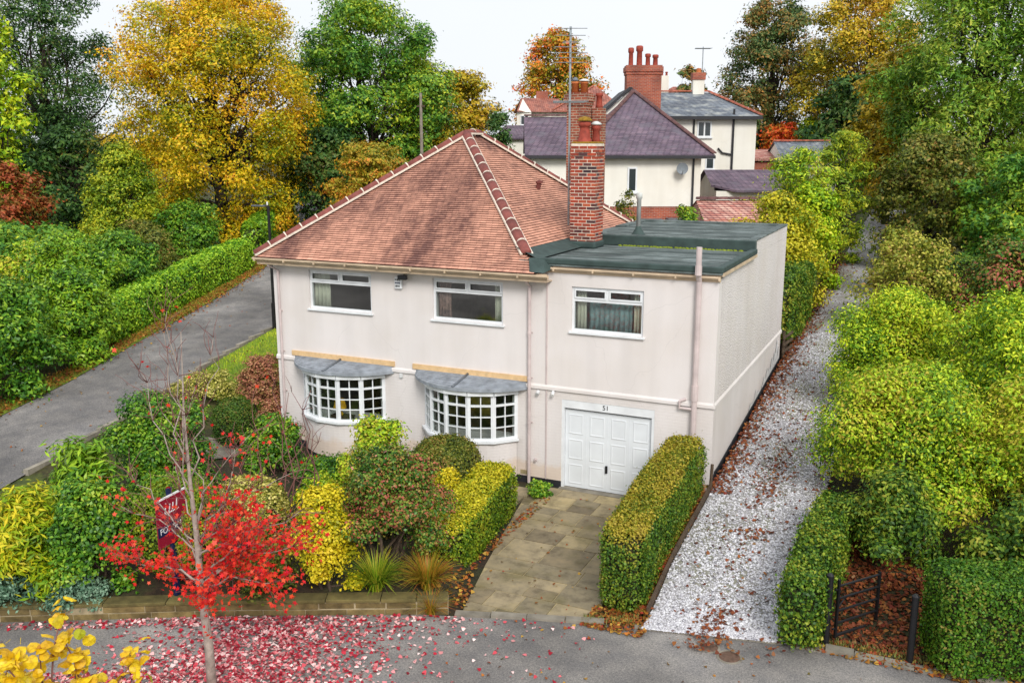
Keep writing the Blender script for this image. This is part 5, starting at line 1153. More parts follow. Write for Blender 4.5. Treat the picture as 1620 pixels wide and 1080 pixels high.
FM = M
FM['beech'] = foliage('yellow_beech_leaves', ['4f6a10', '7c8610', 'aa9e12', 'd0b218', 'd8a81c', 'c8861c'], .35, .5, gain=1.25)
FM['dkgreen'] = foliage('dark_green_leaves', ['1c381a', '2c4f24', '3e6228', '56722e', '6a6230'], .35, .6, gain=1.2)
FM['dkgreen2'] = foliage('mid_green_tree_leaves', ['204818', '36621e', '52781f', '789024', 'aeb02a'], .3, .55)
FM['dkrust'] = foliage('dark_rusty_leaves', ['24421f', '3a5426', '566030', '7c6230', '9a6c32'], .3, .6)
FM['olive_gold'] = foliage('olive_gold_leaves', ['4a5418', '7c7c18', 'a8921c', 'c8a828', 'a0702c'], .3, .55, gain=1.30)
FM['yelgreen'] = foliage('yellow_green_leaves', ['3f6a12', '6a9416', '9ab81c', 'c0cc22', 'd8d23a'], .6, .55, gain=1.20)
FM['lime'] = foliage('lime_laurel_leaves', ['2a5210', '507c14', '7ea01a', 'a8bc22', 'c8cc30', '9a9030'], .5, .6, gain=1.35)
FM['lime2'] = foliage('laurel_leaves_with_brown', ['2a5012', '5a8416', '8aa81e', 'b0c028', 'a08a34', 'c4c23a'], .6, .6, gain=1.35)
FM['gold'] = foliage('golden_leaves', ['6a7a10', 'a8a414', 'd2c01c', 'ecd62e', 'd8b822'], 1.4, .6, gain=1.05)
FM['hedge_gold'] = foliage('golden_privet', ['4a6a12', '7c8c16', 'b0a81c', 'cfc030', '8a9418'], 1.1, .55, gain=1.25)
FM['hedge'] = foliage('clipped_hedge_green', ['1e3a10', '36561a', '4f6c1c', '6d7a22', '7c7428'], 1.2, .6)
FM['hedge_dark'] = foliage('dark_square_hedge', ['173010', '2a4a16', '3c5a1a', '4f6420', '6a5a28'], 1.6, .65)
FM['laurel'] = foliage('glossy_laurel_hedge', ['244812', '44701a', '68921e', '94b02a', '4a661a'], .9, .6, .35, gain=1.35)
FM['green'] = foliage('garden_green', ['1a3a0f', '305a18', '4a761c', '6c9022', '92a430'], 1.1, .6, .4, gain=1.45)
FM['bluegreen'] = foliage('blue_green_groundcover', ['2f4a3c', '47654e', '64806a', '8aa48a'], 1.5, .6)
FM['olive'] = foliage('olive_green', ['24300f', '3c4a16', '56601c', '72702a', '8a6a38'], 1.3, .6)
FM['azalea'] = foliage('azalea_leaves_with_bronze', ['1a3812', '2e5218', '466a1e', '6a7a28', '8a5a38', '9a4a44'], .9, .7, .4)
FM['orange'] = foliage('orange_autumn_leaves', ['6a6a1a', '9a6a1c', 'c8641e', 'd84a1e', 'b83a22'], .7, .55, gain=1.25)
FM['acer'] = foliage('acer_olive_orange', ['5a6a1a', '8a8a1e', 'b08a22', 'd27a28', 'dc5a2a'], .5, .55, gain=1.25)
FM['purple'] = foliage('purple_brown_leaves', ['3a2a2a', '54383a', '6a4a44', '4a4a2a'], .5, .6)
FM['brownpink'] = foliage('pinkish_brown_shrub', ['5a3a2a', '845040', 'a06a50', '6a5a2a', 'b88a6a'], 1.6, .65)
FM['red_maple'] = foliage('red_maple_leaves', ['c41420', 'e8242a', 'f4402c', 'f2603a', 'd81838'], 2.2, .75, .5, .3, 1.0)
FM['yellow_fg'] = foliage('bright_yellow_leaves', ['e6b80c', 'f6d414', 'fae030', 'eec410', 'b8c41c'], 2.5, .8, .45, .35, 1.0)
FM['weeds'] = foliage('olive_weeds', ['4a5224', '6a6e34', '828048', '5a6a2a'], 2., .7)
FM['grass'] = foliage('grass_blades', ['3c6412', '6a8c1a', '94a828', 'b8a83a', 'c88a3a'], 1.2, .6, gain=1.20)
FM['grass_gold'] = foliage('golden_grass_blades', ['6a7a1a', 'a09a28', 'c4a436', 'd08a34', 'b8642a'], 1.2, .7, gain=.85)
FM['mahonia'] = foliage('yellow_green_fern_leaves', ['3f6c12', '6a9416', '9ab418', 'c8c422', 'e0cc2a'], .9, .55, gain=1.0)
FM['square'] = foliage('square_hedge_leaves', ['24480f', '3c6a16', '52801a', '6c8c24', '8a7c34'], 1.6, .7, gain=1.05)
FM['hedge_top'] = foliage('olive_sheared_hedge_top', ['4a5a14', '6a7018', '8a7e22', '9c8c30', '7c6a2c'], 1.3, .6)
FM['willow'] = foliage('grey_green_drooping_leaves', ['38601c', '548022', '769a2c', '9aae38', 'b6b63e'], .3, .55, gain=1.1)
FM['limetree'] = foliage('lime_olive_tree_leaves', ['34540f', '587816', '80961c', 'a8ac22', 'bcb42a'], .5, .55, gain=1.2)
FM['brownleaf'] = foliage('olive_brown_bush_leaves', ['3c4a16', '62701e', '86882a', 'a09a40', '8a6a3c'], .8, .65)
FM['hedge_side'] = foliage('privet_green_side', ['2c4c10', '4c6e16', '6c861c', '8a9622', 'a8a42c'], 1.1, .6, gain=1.25)
FM['rust'] = foliage('rust_and_olive_leaves', ['4a5a1a', '6e5c1e', '94582a', 'a8482a', '7c4426'], .7, .6, gain=1.2)
FM['acer_olive'] = foliage('olive_acer_leaves', ['5a6a1a', '7c801e', '9a8a22', 'b88a28', 'cc722c'], .6, .5, gain=1.25)
FM['hedge_lime'] = foliage('bright_clipped_laurel', ['30581a', '50801e', '76a022', 'a2bc30', '5c8020'], .9, .6, .4, gain=1.5)
FM['ivy'] = foliage('ivy_hedge', ['1c3a12', '34561a', '567a20', '86962a', 'a8a03a'], .8, .6, gain=1.2)
FM['variegated'] = foliage('cream_green_variegated', ['4a5c1a', '7c8428', 'b0a848', 'd8cc7a', '8a8a30'], 2., .75, gain=1.20)

# --- far trees
T_ = 'trees behind the houses'
tree('beech_tree', 'large golden yellow beech tree beyond the side road', -33.7, 22.6, 6.2, 14.3, M['beech'], 110000, .155, .11, 11, .0, lobes=60, per=26, sig=.38, trunk=.4, group=T_, limbs=60, hang=.5)
tree('broadleaf_tree', 'dark green tree at the left behind the golden beech', -49.5, 24.3, 5.6, 16.2, M['dkgreen'], 52000, .18, .125, 12, .0, lobes=44, per=26, sig=.4, trunk=.4, group=T_, limbs=70, shell=.4)
tree('broadleaf_tree', 'yellow green tree cut off by the left edge of the photo', -42.2, 14.2, 2.6, 13.5, M['yelgreen'], 14000, .24, .17, 13, .2, lobes=20, per=20, sig=.5, trunk=.25, group=T_, limbs=30, shell=.3)
tree('broadleaf_tree', 'rounded dark green tree standing behind the left roof hip', -30.6, 32.9, 5.9, 13.4, M['dkgreen2'], 82000, .2, .14, 14, .0, lobes=46, per=28, sig=.4, trunk=.45, group=T_, limbs=60, shell=.5)
tree('copper_tree', 'sparse purple leaved tree behind the rounded dark green tree', -31.9, 41.6, 2.0, 11.0, M['purple'], 5000, .26, .16, 15, .3, lobes=14, per=14, sig=.55, trunk=.2, group=T_, limbs=40, shell=.4)
tree('broadleaf_tree', 'small bright yellow tree against the sky left of the aerial', -30.9, 46.9, 2.6, 8.7, M['olive_gold'], 10000, .25, .18, 16, .38, lobes=18, per=30, sig=.42, trunk=.25, group=T_, limbs=30, shell=.5)
tree('broadleaf_tree', 'olive bushy tree between the telegraph pole and the roof peak', -25.6, 35.2, 2.1, 6.2, M['olive_gold'], 9000, .2, .13, 17, .05, lobes=18, group=T_, trunk=.15)
tree('conifer', 'dark green conifer just left of the purple roofed wing', -24.3, 39.7, 1.3, 5.9, M['dkgreen'], 7000, .22, .12, 18, .03, lobes=18, group=T_, trunk=.15)
tree('broadleaf_tree', 'orange and yellow tree rising behind the chimney stacks', -31.5, 68.6, 4.7, 13.6, M['acer'], 24000, .28, .2, 19, .08, lobes=30, per=18, sig=.5, trunk=.35, group=T_, limbs=60, shell=.4)
tree('broadleaf_tree', 'small green tree behind the slate roof ridge', -19.5, 74.2, 1.9, 10.3, M['dkrust'], 5000, .34, .24, 20, .3, group=T_, trunk=.2)
tree('broadleaf_tree', 'tall dark rusty green tree right of the slate house', -9.3, 60.0, 4.7, 14.2, M['dkrust'], 46000, .22, .145, 21, .0, lobes=40, per=24, sig=.42, trunk=.4, group=T_, limbs=50, shell=.45)
tree('broadleaf_tree', 'tall gold and brown tree at upper right behind the garages', -2.2, 54.5, 4.6, 14.2, M['olive_gold'], 36000, .23, .155, 22, .1, lobes=40, per=20, sig=.45, trunk=.35, group=T_, limbs=60, shell=.35, bark='bark')
tree('broadleaf_tree', 'dark evergreen mass under the gold and brown tree', -1.6, 48.2, 3.6, 7.4, M['dkgreen'], 16000, .3, .19, 23, .02, lobes=24, group=T_, trunk=.3)
tree('willow_tree', 'big drooping grey green tree filling the upper right corner', 5.4, 31.0, 5.2, 13.8, M['willow'], 80000, .22, .085, 24, .1, lobes=56, per=26, sig=.34, trunk=.42, group=T_, limbs=50, hang=1.0, shell=.5)
tree('broadleaf_tree', 'golden green tree left of the big drooping tree', 1.4, 34.5, 2.5, 9.2, M['olive_gold'], 16000, .22, .15, 25, .1, lobes=24, group=T_, trunk=.22, per=20)
tree('broadleaf_tree', 'bushy olive tree under the drooping tree beside the lane end', 3.6, 23.6, 2.4, 5.6, M['olive'], 22000, .15, .1, 26, .02, lobes=24, per=24, sig=.3, group=T_, trunk=.2)
tree('broadleaf_tree', 'dark leafy bush at the right edge under the drooping tree', 6.8, 21.0, 2.5, 5.0, M['dkgreen2'], 20000, .16, .11, 27, .02, lobes=24, per=24, sig=.3, group=T_, trunk=.2)
tree('broadleaf_tree', 'dark tree at the upper right edge behind the drooping tree', 10.5, 38, 4.5, 10, M['dkgreen'], 14000, .3, .2, 28, .05, group=T_)
tree('broadleaf_tree', 'bright lime green bushy tree below the golden beech', -33.3, 14.9, 3.0, 6.0, M['limetree'], 28000, .14, .08, 29, .02, prof='cone', lobes=34, per=24, sig=.28, group=T_, trunk=.18)
tree('broadleaf_tree', 'orange red small tree at the left edge', -36.9, 11.1, 2.3, 5.4, M['rust'], 14000, .17, .12, 30, .05, lobes=20, per=20, sig=.3, group=T_, trunk=.15)
tree('acer_tree', 'olive and orange spreading acer left of the tile roof', -23.6, 22.7, 2.6, 5.4, M['acer_olive'], 22000, .16, .1, 31, .12, lobes=24, per=26, sig=.32, group=T_, trunk=.18, flat=.35)
tree('broadleaf_tree', 'dark understorey tree between beech and rounded green tree', -29.5, 27, 2.8, 6.0, M['dkgreen'], 14000, .2, .14, 32, .02, group=T_)
tree('broadleaf_tree', 'dark thicket tree behind the lime green bushy tree', -41.5, 18.5, 4.2, 6.4, M['dkgreen'], 20000, .22, .15, 33, .02, group=T_)
tree('broadleaf_tree', 'dark leafy tree behind the left roadside shrubs', -33.5, 8.5, 3.2, 3.2, M['dkgreen2'], 16000, .2, .14, 44, .02, group=T_)
tree('acer_tree', 'small red orange tree beside the slate house', -7.4, 54.4, 1.6, 4.2, M['orange'], 7000, .22, .15, 34, .1, group=T_, trunk=.12)
tree('broadleaf_tree', 'pale green small tree right of the red orange tree', -5.2, 55.5, 1.3, 4.6, M['yelgreen'], 4000, .24, .17, 35, .3, group=T_, trunk=.1)
W_ = np.random.default_rng(5)
# distant wood on the skyline
def far_wood():
    P, Nn = [], []
    for k in range(70):
        u = -60 + k * 2.6 + W_.uniform(-1, 1); v = W_.uniform(150, 190); x, y = street(u * 1.3, v); r = W_.uniform(3, 5); n = 300
        d = unit(W_.normal(size=(n, 3))); P.append(np.array([x, y, 4.7 + r * .6]) + d * r * np.array([1.2, 1.2, .8]) * W_.uniform(.7, 1, (n, 1))); Nn.append(unit(d + W_.normal(size=(n, 3)) * .4 + [0, 0, .4]))
    me = leaf_mesh('distant_wood', np.concatenate(P), np.concatenate(Nn), 1.1, .8, M['olive_gold'], W_); tag(link(bpy.data.objects.new('distant_wood', me)), 'olive line of distant woodland on the skyline', 'woodland', None, 'stuff')
far_wood()

# --- hedges
H_ = 'clipped hedges'
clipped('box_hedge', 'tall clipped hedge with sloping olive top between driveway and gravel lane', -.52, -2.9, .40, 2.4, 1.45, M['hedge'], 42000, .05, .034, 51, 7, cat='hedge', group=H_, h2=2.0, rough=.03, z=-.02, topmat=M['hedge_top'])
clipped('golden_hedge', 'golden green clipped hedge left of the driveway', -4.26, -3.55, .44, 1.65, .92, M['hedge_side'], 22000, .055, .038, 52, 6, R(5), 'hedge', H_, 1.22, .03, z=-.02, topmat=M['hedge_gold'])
clipped('square_hedge', 'large dark square clipped hedge in the lower right corner', 6.75, -3.95, 2.4, .55, 1.5, M['square'], 38000, .054, .037, 53, 12, R(20), 'hedge', H_, None, .025)
clipped('ragged_hedge', 'ragged low hedge along the right side of the gravel lane', 2.64, -3.36, .32, 2.0, 1.2, M['ivy'], 20000, .06, .04, 54, 9, R(-2), 'hedge', H_, 1.5, .05, z=.02)
clipped('ivy_hedge', 'narrow ivy hedge along the left of the lane behind the house', -.3, 12.4, .42, 2.9, 2.3, M['ivy'], 18000, .08, .055, 55, 5, 0, 'hedge', H_, 2.2, .06)
def hedge_line(name, label, pts, w, h, mat, n, L, Wd, seed, p=6):
    a, b = np.array(pts[0]), np.array(pts[-1]); c = (a + b) / 2; d = b - a; Ln = np.linalg.norm(d); rz = math.atan2(-d[0], d[1])
    t = clipped(name, label, c[0], c[1], w / 2, Ln / 2, h, mat, n, L, Wd, seed, p, rz, 'hedge', H_, None, .05, z=gz(*c) - .05)
    # follow the slope of the ground
    sl = (gz(*b) - gz(*a)) / Ln
    t.rotation_euler = (math.atan(sl), 0, rz); return t
hedge_line('laurel_hedge', 'clipped laurel hedge along the far side of the side road', [(-22.6, 2.6), (-27.0, 16.5)], 1.1, 1.55, M['hedge_lime'], 32000, .12, .07, 56)
hedge_line('laurel_hedge', 'farther clipped hedge curving along the side road behind the roof', [(-27.6, 17.3), (-34.5, 29)], 1.1, 1.7, M['laurel'], 14000, .16, .1, 57)
clipped('laurel_hedge', 'block of lime clipped hedge beside the street bend behind the roof hip', -24.6, 20.2, 1.0, 1.4, 1.5, M['yelgreen'], 8000, .12, .08, 58, 5, R(25), 'hedge', H_)
clipped('field_hedge', 'long bright green clipped hedge behind the gabled garage', -3.6, 51.2, 2.4, .7, 1.5, M['yelgreen'], 7000, .2, .13, 59, 6, YAW, 'hedge', H_, z=5.4)
clipped('field_hedge', 'small green hedge below the mossy shed', *street(15.9, 54), 1.0, .5, 1.6, M['green'], 5000, .14, .09, 60, 6, YAW, 'hedge', H_, z=5.2)
clipped('garden_hedge', 'mixed yellow and green low hedge in front of the slate garage', *street(11.3, 41), 2.0, .5, 1.0, M['hedge_gold'], 8000, .14, .09, 61, 4, YAW, 'hedge', H_, rough=.1, z=4.55)
clipped('flat_hedge', 'broad flat topped hedge in the upper right garden', 7.2, 17.3, 3.4, .8, 1.9, M['hedge'], 16000, .09, .06, 62, 8, R(6), 'hedge', H_)

# --- front garden shrubs
G_ = 'shrubs in the front garden'
shrub('fern_shrub', 'yellow green fern leaved shrub at the left end of the garden wall', -10.35, -9.1, .95, 1.75, M['mahonia'], 9000, .17, .038, 71, 8, 16, .16, group=G_, shell=.6, up=.9)
shrub('round_shrub', 'dense dark green rounded shrub beside the fern leaved shrub', -9.2, -8.75, .82, 1.95, M['green'], 15000, .075, .05, 72, group=G_, sig=.1)
shrub('rhododendron', 'long leaved green rhododendron behind the fern leaved shrub', -11.7, -6.8, .85, 1.85, M['laurel'], 4200, .2, .055, 73, group=G_, sig=.14, per=10)
shrub('large_shrub', 'large bushy green shrub between the side road and the path', -12.0, -4.4, 1.35, 2.4, M['green'], 22000, .085, .05, 74, 11, group=G_, sig=.13)
clipped('dome_shrub', 'yellow green clipped dome behind the sale sign', -8.15, -7.75, .82, .72, 1.85, M['hedge_side'], 16000, .055, .038, 75, 2.3, group=G_)
shrub('groundcover', 'blue green low spreading plant spilling over the left garden wall', -10.6, -9.85, .9, .55, M['bluegreen'], 6000, .07, .035, 76, 8, 12, .1, group=G_, stems=4)
shrub('groundcover', 'blue green low plant below the dark rounded shrub', -9.15, -9.25, .55, .5, M['bluegreen'], 3500, .07, .035, 77, 7, 12, .09, group=G_, stems=4)
clipped('dome_shrub', 'cream and green variegated dome behind the red maple', -7.35, -6.75, .72, .7, 1.6, M['variegated'], 13000, .055, .04, 78, 2.3, group=G_)
shrub('flowering_shrub', 'green shrub below the left bow window with red flowers', -10.65, -2.0, .75, 1.5, M['green'], 11000, .075, .05, 79, group=G_)
shrub('euonymus', 'bright golden shrub right of the red maple', -5.45, -7.0, .66, 1.85, M['gold'], 13000, .06, .042, 80, group=G_, sig=.09)
shrub('azalea', 'big dark bronze green azalea on bare stems by the wall', -4.75, -5.9, 1.15, 2.35, M['azalea'], 24000, .06, .036, 81, 11, base=.28, group=G_, sig=.11, stems=16)
shrub('light_shrub', 'light yellow green shrub between the two bow windows', -7.0, -2.9, .88, 2.1, M['lime2'], 11000, .085, .05, 82, group=G_, sig=.1)
clipped('dome_shrub', 'dark olive clipped dome below the right bow window', -5.85, -1.75, .78, .7, 1.45, M['olive'], 14000, .055, .036, 83, 2.3, group=G_)
shrub('golden_shrub', 'small golden shrub behind the golden hedge', -5.05, -3.2, .45, 1.15, M['gold'], 5000, .06, .04, 84, group=G_)
clipped('dome_shrub', 'small very dark green dome by the path left of the house', -12.85, -.9, .52, .52, 1.3, M['hedge_dark'], 8000, .05, .034, 85, 2.3, group=G_)
shrub('variegated_shrub', 'low yellow variegated shrub at the lawn edge', -15.3, .7, 1.0, .7, M['variegated'], 6000, .07, .05, 86, group=G_)
shrub('bronze_shrub', 'pinkish brown rounded shrub at the left corner of the house', -13.45, .95, .72, 1.9, M['brownpink'], 9000, .07, .045, 87, base=.3, group=G_, stems=10)
shrub('bronze_shrub', 'low bronze shrub against the left end of the house', -12.75, .55, .5, 1.0, M['brownpink'], 4000, .07, .045, 88, group=G_)
clipped('dome_shrub', 'tiny square clipped bush on the lawn behind the house corner', -15.2, 5.2, .35, .35, .8, M['hedge_dark'], 3000, .06, .04, 89, 6, group=G_)
shrub('low_shrub', 'low dark green shrub under the left bow window', -8.9, -2.3, .8, .75, M['green'], 6500, .07, .045, 90, group=G_)
shrub('low_shrub', 'low yellow green shrub in the middle of the garden', -8.1, -3.6, .6, .8, M['lime2'], 5000, .07, .045, 91, group=G_)
shrub('low_shrub', 'low green shrub behind the azalea', -6.0, -4.6, .8, 1.25, M['azalea'], 8000, .06, .04, 92, group=G_)
shrub('low_shrub', 'small bright green plant beside the garage', -3.95, -.75, .3, .38, M['green'], 1800, .07, .05, 93, 6, 8, .06, group=G_, stems=4)
shrub('low_shrub', 'dark shrub filling the bed between the domes', -10.1, -5.9, .95, 1.2, M['green'], 8000, .075, .05, 94, group=G_)
shrub('low_shrub', 'dark low shrub between the dome and the sale sign', -6.4, -7.6, .6, .95, M['olive'], 5000, .06, .04, 95, group=G_)
shrub('low_shrub', 'yellow green shrub low behind the rhododendron', -10.6, -7.6, .7, 1.3, M['hedge_gold'], 7000, .06, .04, 96, group=G_)
def grass_tuft(label, x, y, r, n, Lb, seed):
    rg = np.random.default_rng(seed); V, F = [], []
    for k in range(n):
        a = rg.uniform(0, 6.283); b = np.array([math.cos(a), math.sin(a), 0]); s = np.array([-b[1], b[0], 0]) * .011; p = b * rg.uniform(0, r * .25); l = Lb * rg.uniform(.6, 1.1); lean = rg.uniform(.2, .95); o = len(V) * 1
        for t in (0, .35, .7, 1):
            c = p + b * l * lean * t ** 1.4 + np.array([0, 0, l * (t * 1.05 - .75 * lean * t * t)]); w = s * (1 - t * .9); V += [c - w, c + w]
        F += [(o + 2 * j, o + 2 * j + 1, o + 2 * j + 3, o + 2 * j + 2) for j in range(3)]
    t = thing('grass_clump', (x, y, gz(x, y) - .02), label, 'grass', 'grass clumps'); link(bpy.data.objects.new('blades', np_mesh('blades', np.array(V), np.array(F), M['grass'], True)), t)
grass_tuft('arching green grass clump hanging over the garden wall', -4.55, -6.75, .45, 420, .85, 101); M['grass'] = M['grass_gold']
grass_tuft('golden orange grass clump at the right end of the garden wall', -3.75, -6.3, .5, 460, .8, 102); grass_tuft('small grass clump between wall end and driveway', -3.5, -6.65, .3, 160, .6, 103)

# --- shrubs across the side road
S_ = 'shrubs across the side road'
shrub('roadside_shrub', 'tall leafy shrub nearest the left edge across the side road', -21.7, -.9, 1.7, 3.5, M['green'], 16000, .13, .08, 111, 11, group=S_, sig=.2)
shrub('roadside_shrub', 'deep green shrub overhanging the leaf strewn verge', -22.3, 2.2, 1.6, 3.1, M['laurel'], 14000, .13, .08, 112, 11, group=S_, sig=.2)
shrub('roadside_shrub', 'pale tipped tall shrub with upright shoots across the side road', -25.2, 4.6, 2.0, 3.7, M['laurel'], 15000, .13, .08, 113, 12, group=S_, sig=.22)
shrub('roadside_shrub', 'mixed green shrub behind the near end of the laurel hedge', -25.8, 7.6, 1.9, 3.2, M['green'], 13000, .13, .08, 114, 11, group=S_, sig=.2)
shrub('roadside_shrub', 'olive shrub behind the middle of the laurel hedge', -28.2, 11.0, 2.0, 3.0, M['olive'], 12000, .13, .08, 115, 11, group=S_, sig=.2)
shrub('roadside_shrub', 'dark shrub behind the far end of the laurel hedge', -29.9, 15.6, 2.0, 3.2, M['green'], 12000, .14, .09, 116, 11, group=S_, sig=.2)
shrub('roadside_shrub', 'bright green shrub cut by the left edge above the road', -21.2, -3.1, 1.2, 2.2, M['laurel'], 8000, .12, .07, 117, 9, group=S_, sig=.16)
shrub('roadside_shrub', 'yellow flecked bushy shrub behind the roadside shrubs', -27.9, 5.6, 2.2, 3.1, M['lime2'], 14000, .14, .09, 118, 11, group=S_, sig=.22)
shrub('roadside_shrub', 'dark green shrub filling the gap left of the roadside shrubs', -25.6, .3, 2.2, 3.2, M['dkgreen2'], 14000, .15, .1, 119, 11, group=S_, sig=.22)

# --- right-hand garden
Q_ = 'shrubs in the right garden'
shrub('laurel_bush', 'large bright lime laurel bush overhanging the gravel lane', 3.35, 5.9, 2.0, 3.1, M['lime'], 42000, .088, .042, 121, 13, group=Q_, sig=.2, shell=.62, z=gz(3.7, 5.9))
shrub('laurel_bush', 'large lime and brown laurel bush nearest the gate', 3.8, .3, 2.1, 3.0, M['lime2'], 54000, .082, .039, 122, 14, base=.12, group=Q_, sig=.18, shell=.6, stems=14)
shrub('laurel_bush', 'lime laurel bush at the right edge behind the nearest laurel', 6.0, 4.3, 2.2, 3.6, M['lime'], 34000, .095, .044, 123, 13, group=Q_, sig=.2)
shrub('laurel_bush', 'yellow tipped laurel bush at the right edge above the square hedge', 6.6, .6, 1.9, 3.0, M['lime2'], 28000, .09, .042, 124, 12, base=.1, group=Q_, sig=.2)
shrub('laurel_bush', 'darker laurel bush in the shade behind the open gate', 3.75, -2.2, 1.0, 1.75, M['ivy'], 12000, .085, .04, 125, 9, group=Q_, sig=.14)
shrub('low_bush', 'low dark evergreen bush between the square hedge and the laurels', 6.0, -2.3, 1.3, 1.5, M['ivy'], 9000, .09, .05, 137, 10, group=Q_, sig=.14)
shrub('low_bush', 'low dark evergreen bush at the right edge behind the square hedge', 8.2, -1.6, 1.3, 1.7, M['laurel'], 6000, .1, .05, 138, 10, group=Q_, sig=.14)
shrub('brown_bush', 'open olive bush farther up the right side of the lane', 2.9, 18.2, 1.2, 2.6, M['brownleaf'], 7000, .13, .08, 139, 10, group=Q_, sig=.2, shell=.45)
shrub('brown_bush', 'brownish yellow open bush beside the upper gravel lane', 3.3, 13.2, 1.9, 3.2, M['brownleaf'], 9000, .12, .07, 126, 11, group=Q_, sig=.24, shell=.4, stems=26)
shrub('green_bush', 'green and rust bush right of the brownish yellow bush', 6.3, 13.2, 1.8, 3.2, M['azalea'], 14000, .12, .07, 127, 11, group=Q_, sig=.22)
shrub('green_bush', 'rounded rust tipped bush at the right edge of the upper garden', 8.0, 10.5, 1.8, 3.0, M['azalea'], 10000, .12, .07, 128, 10, group=Q_, sig=.22)
shrub('golden_bush', 'golden yellow bush beside the lane behind the house', -1.2, 15.2, 1.7, 4.1, M['hedge_gold'], 16000, .12, .07, 129, 11, group=Q_, sig=.22, z=gz(-1.2, 15.2))
shrub('green_bush', 'fresh green bush where the lane meets the fence', -.5, 18.8, 1.3, 4.0, M['yelgreen'], 12000, .13, .08, 130, 10, group=Q_, sig=.2)
shrub('golden_bush', 'orange tinted golden bush in front of the pink tiled outbuilding', -2.9, 16.2, 1.1, 3.1, M['gold'], 6000, .12, .07, 131, 9, group=Q_, sig=.2)
tree('conifer', 'golden green feathery conifer beside the lane', -1.2, 20.0, 1.7, 5.4, M['lime2'], 14000, .17, .06, 132, .02, lobes=20, per=20, sig=.3, flat=.3, trunk=.14, group=Q_)
tree('conifer', 'darker golden conifer behind the feathery conifer', .0, 23.5, 1.5, 5.8, M['limetree'], 12000, .17, .06, 133, .02, lobes=20, per=20, sig=.3, flat=.3, trunk=.14, group=Q_)
shrub('rose_bush', 'thin leafy climber behind the brick chimney', -5.4, 9.9, .8, 6.4, M['olive'], 3000, .1, .06, 134, 9, group=Q_, shell=.4, base=.4, stems=9)
shrub('green_bush', 'dark conifer tips showing behind the flue', -3.6, 11.4, 1.2, 4.6, M['dkgreen2'], 6000, .11, .05, 135, 8, group=Q_, shell=.4)
shrub('pale_climber', 'pale flowering shrub under the neighbour eave left of the chimney', *street(2.0, 39), 1.2, 4.0, M['bluegreen'], 4000, .14, .08, 136, 8, group=Q_, shell=.4)

# --- the red maple by the road
rgm = np.random.default_rng(77)
mp = thing('red_maple', (-5.12, -10.3, 0), 'young red maple with pale trunk and half bare branches by the road', 'tree')
tk = MB(); trunk_pts = [(0, 0, -.02), (-.02, .02, .9), (-.13, .06, 1.75), (-.17, .1, 2.5), (-.22, .1, 3.3), (-.24, .1, 4.4), (-.2, .12, 5.55)]
tk.tube(trunk_pts, [.076, .066, .056, .042, .028, .014, .005], 10)
def along(z):
    for a, b in zip(trunk_pts[:-1], trunk_pts[1:]):
        if a[2] <= z <= b[2]: t = (z - a[2]) / (b[2] - a[2]); return np.array(a) * (1 - t) + np.array(b) * t
tw = MB(); LP = []
#       start z, tip offset (x, y, z), leafy amount
BR = [(1.85, (-1.25, -.1, 2.0), .75), (2.0, (-1.15, .5, 2.6), .2), (2.3, (-.95, -.5, 3.1), .15), (1.75, (-.75, .3, 1.8), .7), (1.7, (1.15, .1, 2.1), 1.), (1.9, (1.3, .4, 2.55), 1.), (2.0, (1.0, -.3, 2.8), .9), (1.8, (.75, .5, 2.45), 1.), (2.2, (.7, .1, 3.0), .8), (1.65, (.45, -.35, 2.0), 1.), (1.7, (.15, .4, 2.2), 1.),
      (2.5, (.45, .3, 3.9), .1), (2.7, (-.75, .2, 4.3), .03), (2.6, (.85, .2, 4.2), .06), (2.9, (.3, -.2, 4.9), .02), (3.1, (-.8, -.1, 5.0), .02), (3.4, (.3, .2, 5.5), .02), (3.6, (-.6, .2, 5.5), .02), (2.4, (1.45, .3, 3.7), .06), (2.3, (1.75, .1, 3.3), .06), (3.9, (-.1, -.2, 5.9), .0), (2.8, (-.9, .5, 3.5), .04), (2.45, (-1.35, .1, 3.3), .04), (2.2, (1.1, -.6, 3.4), .15)]
for (z, tip, lf) in BR:
    a = along(z); b = np.array(tip); pts = limb(tk, a, b, .0125 + .009 * lf, .0035, rgm, 6, .1, 8)
    for k in range(22):
        i = rgm.integers(2, 9); p = np.array(pts[i]); d = (b - a) / np.linalg.norm(b - a); q = p + unit((d * .8 + rgm.normal(size=3) * .55 + [0, 0, .35])[None])[0] * rgm.uniform(.25, .6)
        tp = limb(tw, p, q, .006, .0025, rgm, 4, .12, 4)
        for j in range(rgm.poisson(11 * lf + .06)): LP.append(np.array(tp[rgm.integers(2, 5)]) + rgm.normal(size=3) * .075)
    for j in range(rgm.poisson(36 * lf)): LP.append(np.array(pts[rgm.integers(3, 9)]) + rgm.normal(size=3) * .11)
tk.build('trunk', M['bark_pale'], mp, smooth=True); tw.build('twigs', M['twig_red'], mp, smooth=True)
def lobed(name, P, size, mat, rg, lobes=11, deep=.5, flat=1.0):
    """palmate leaves: a fan of lobes round each leaf's own centre"""
    n = len(P); k = 2 * lobes; Nn = unit(rg.normal(size=(n, 3)) * .8 + [0, 0, flat]); t = unit(np.cross(Nn, rg.normal(size=(n, 3)))); b = np.cross(Nn, t); s = rg.uniform(.7, 1.25, (n, 1)) * size / 2; V = []
    for j in range(k):
        a = math.pi * 2 * j / k; rr = (1.0 if j % 2 == 0 else deep) * (1 + .2 * math.cos(a)); V.append(P + (t * math.cos(a) + b * math.sin(a)) * s * rr - Nn * s * .25 * (j % 2 == 0))
    return np_mesh(name, np.stack(V, 1).reshape(-1, 3), np.arange(n * k).reshape(n, k), mat)
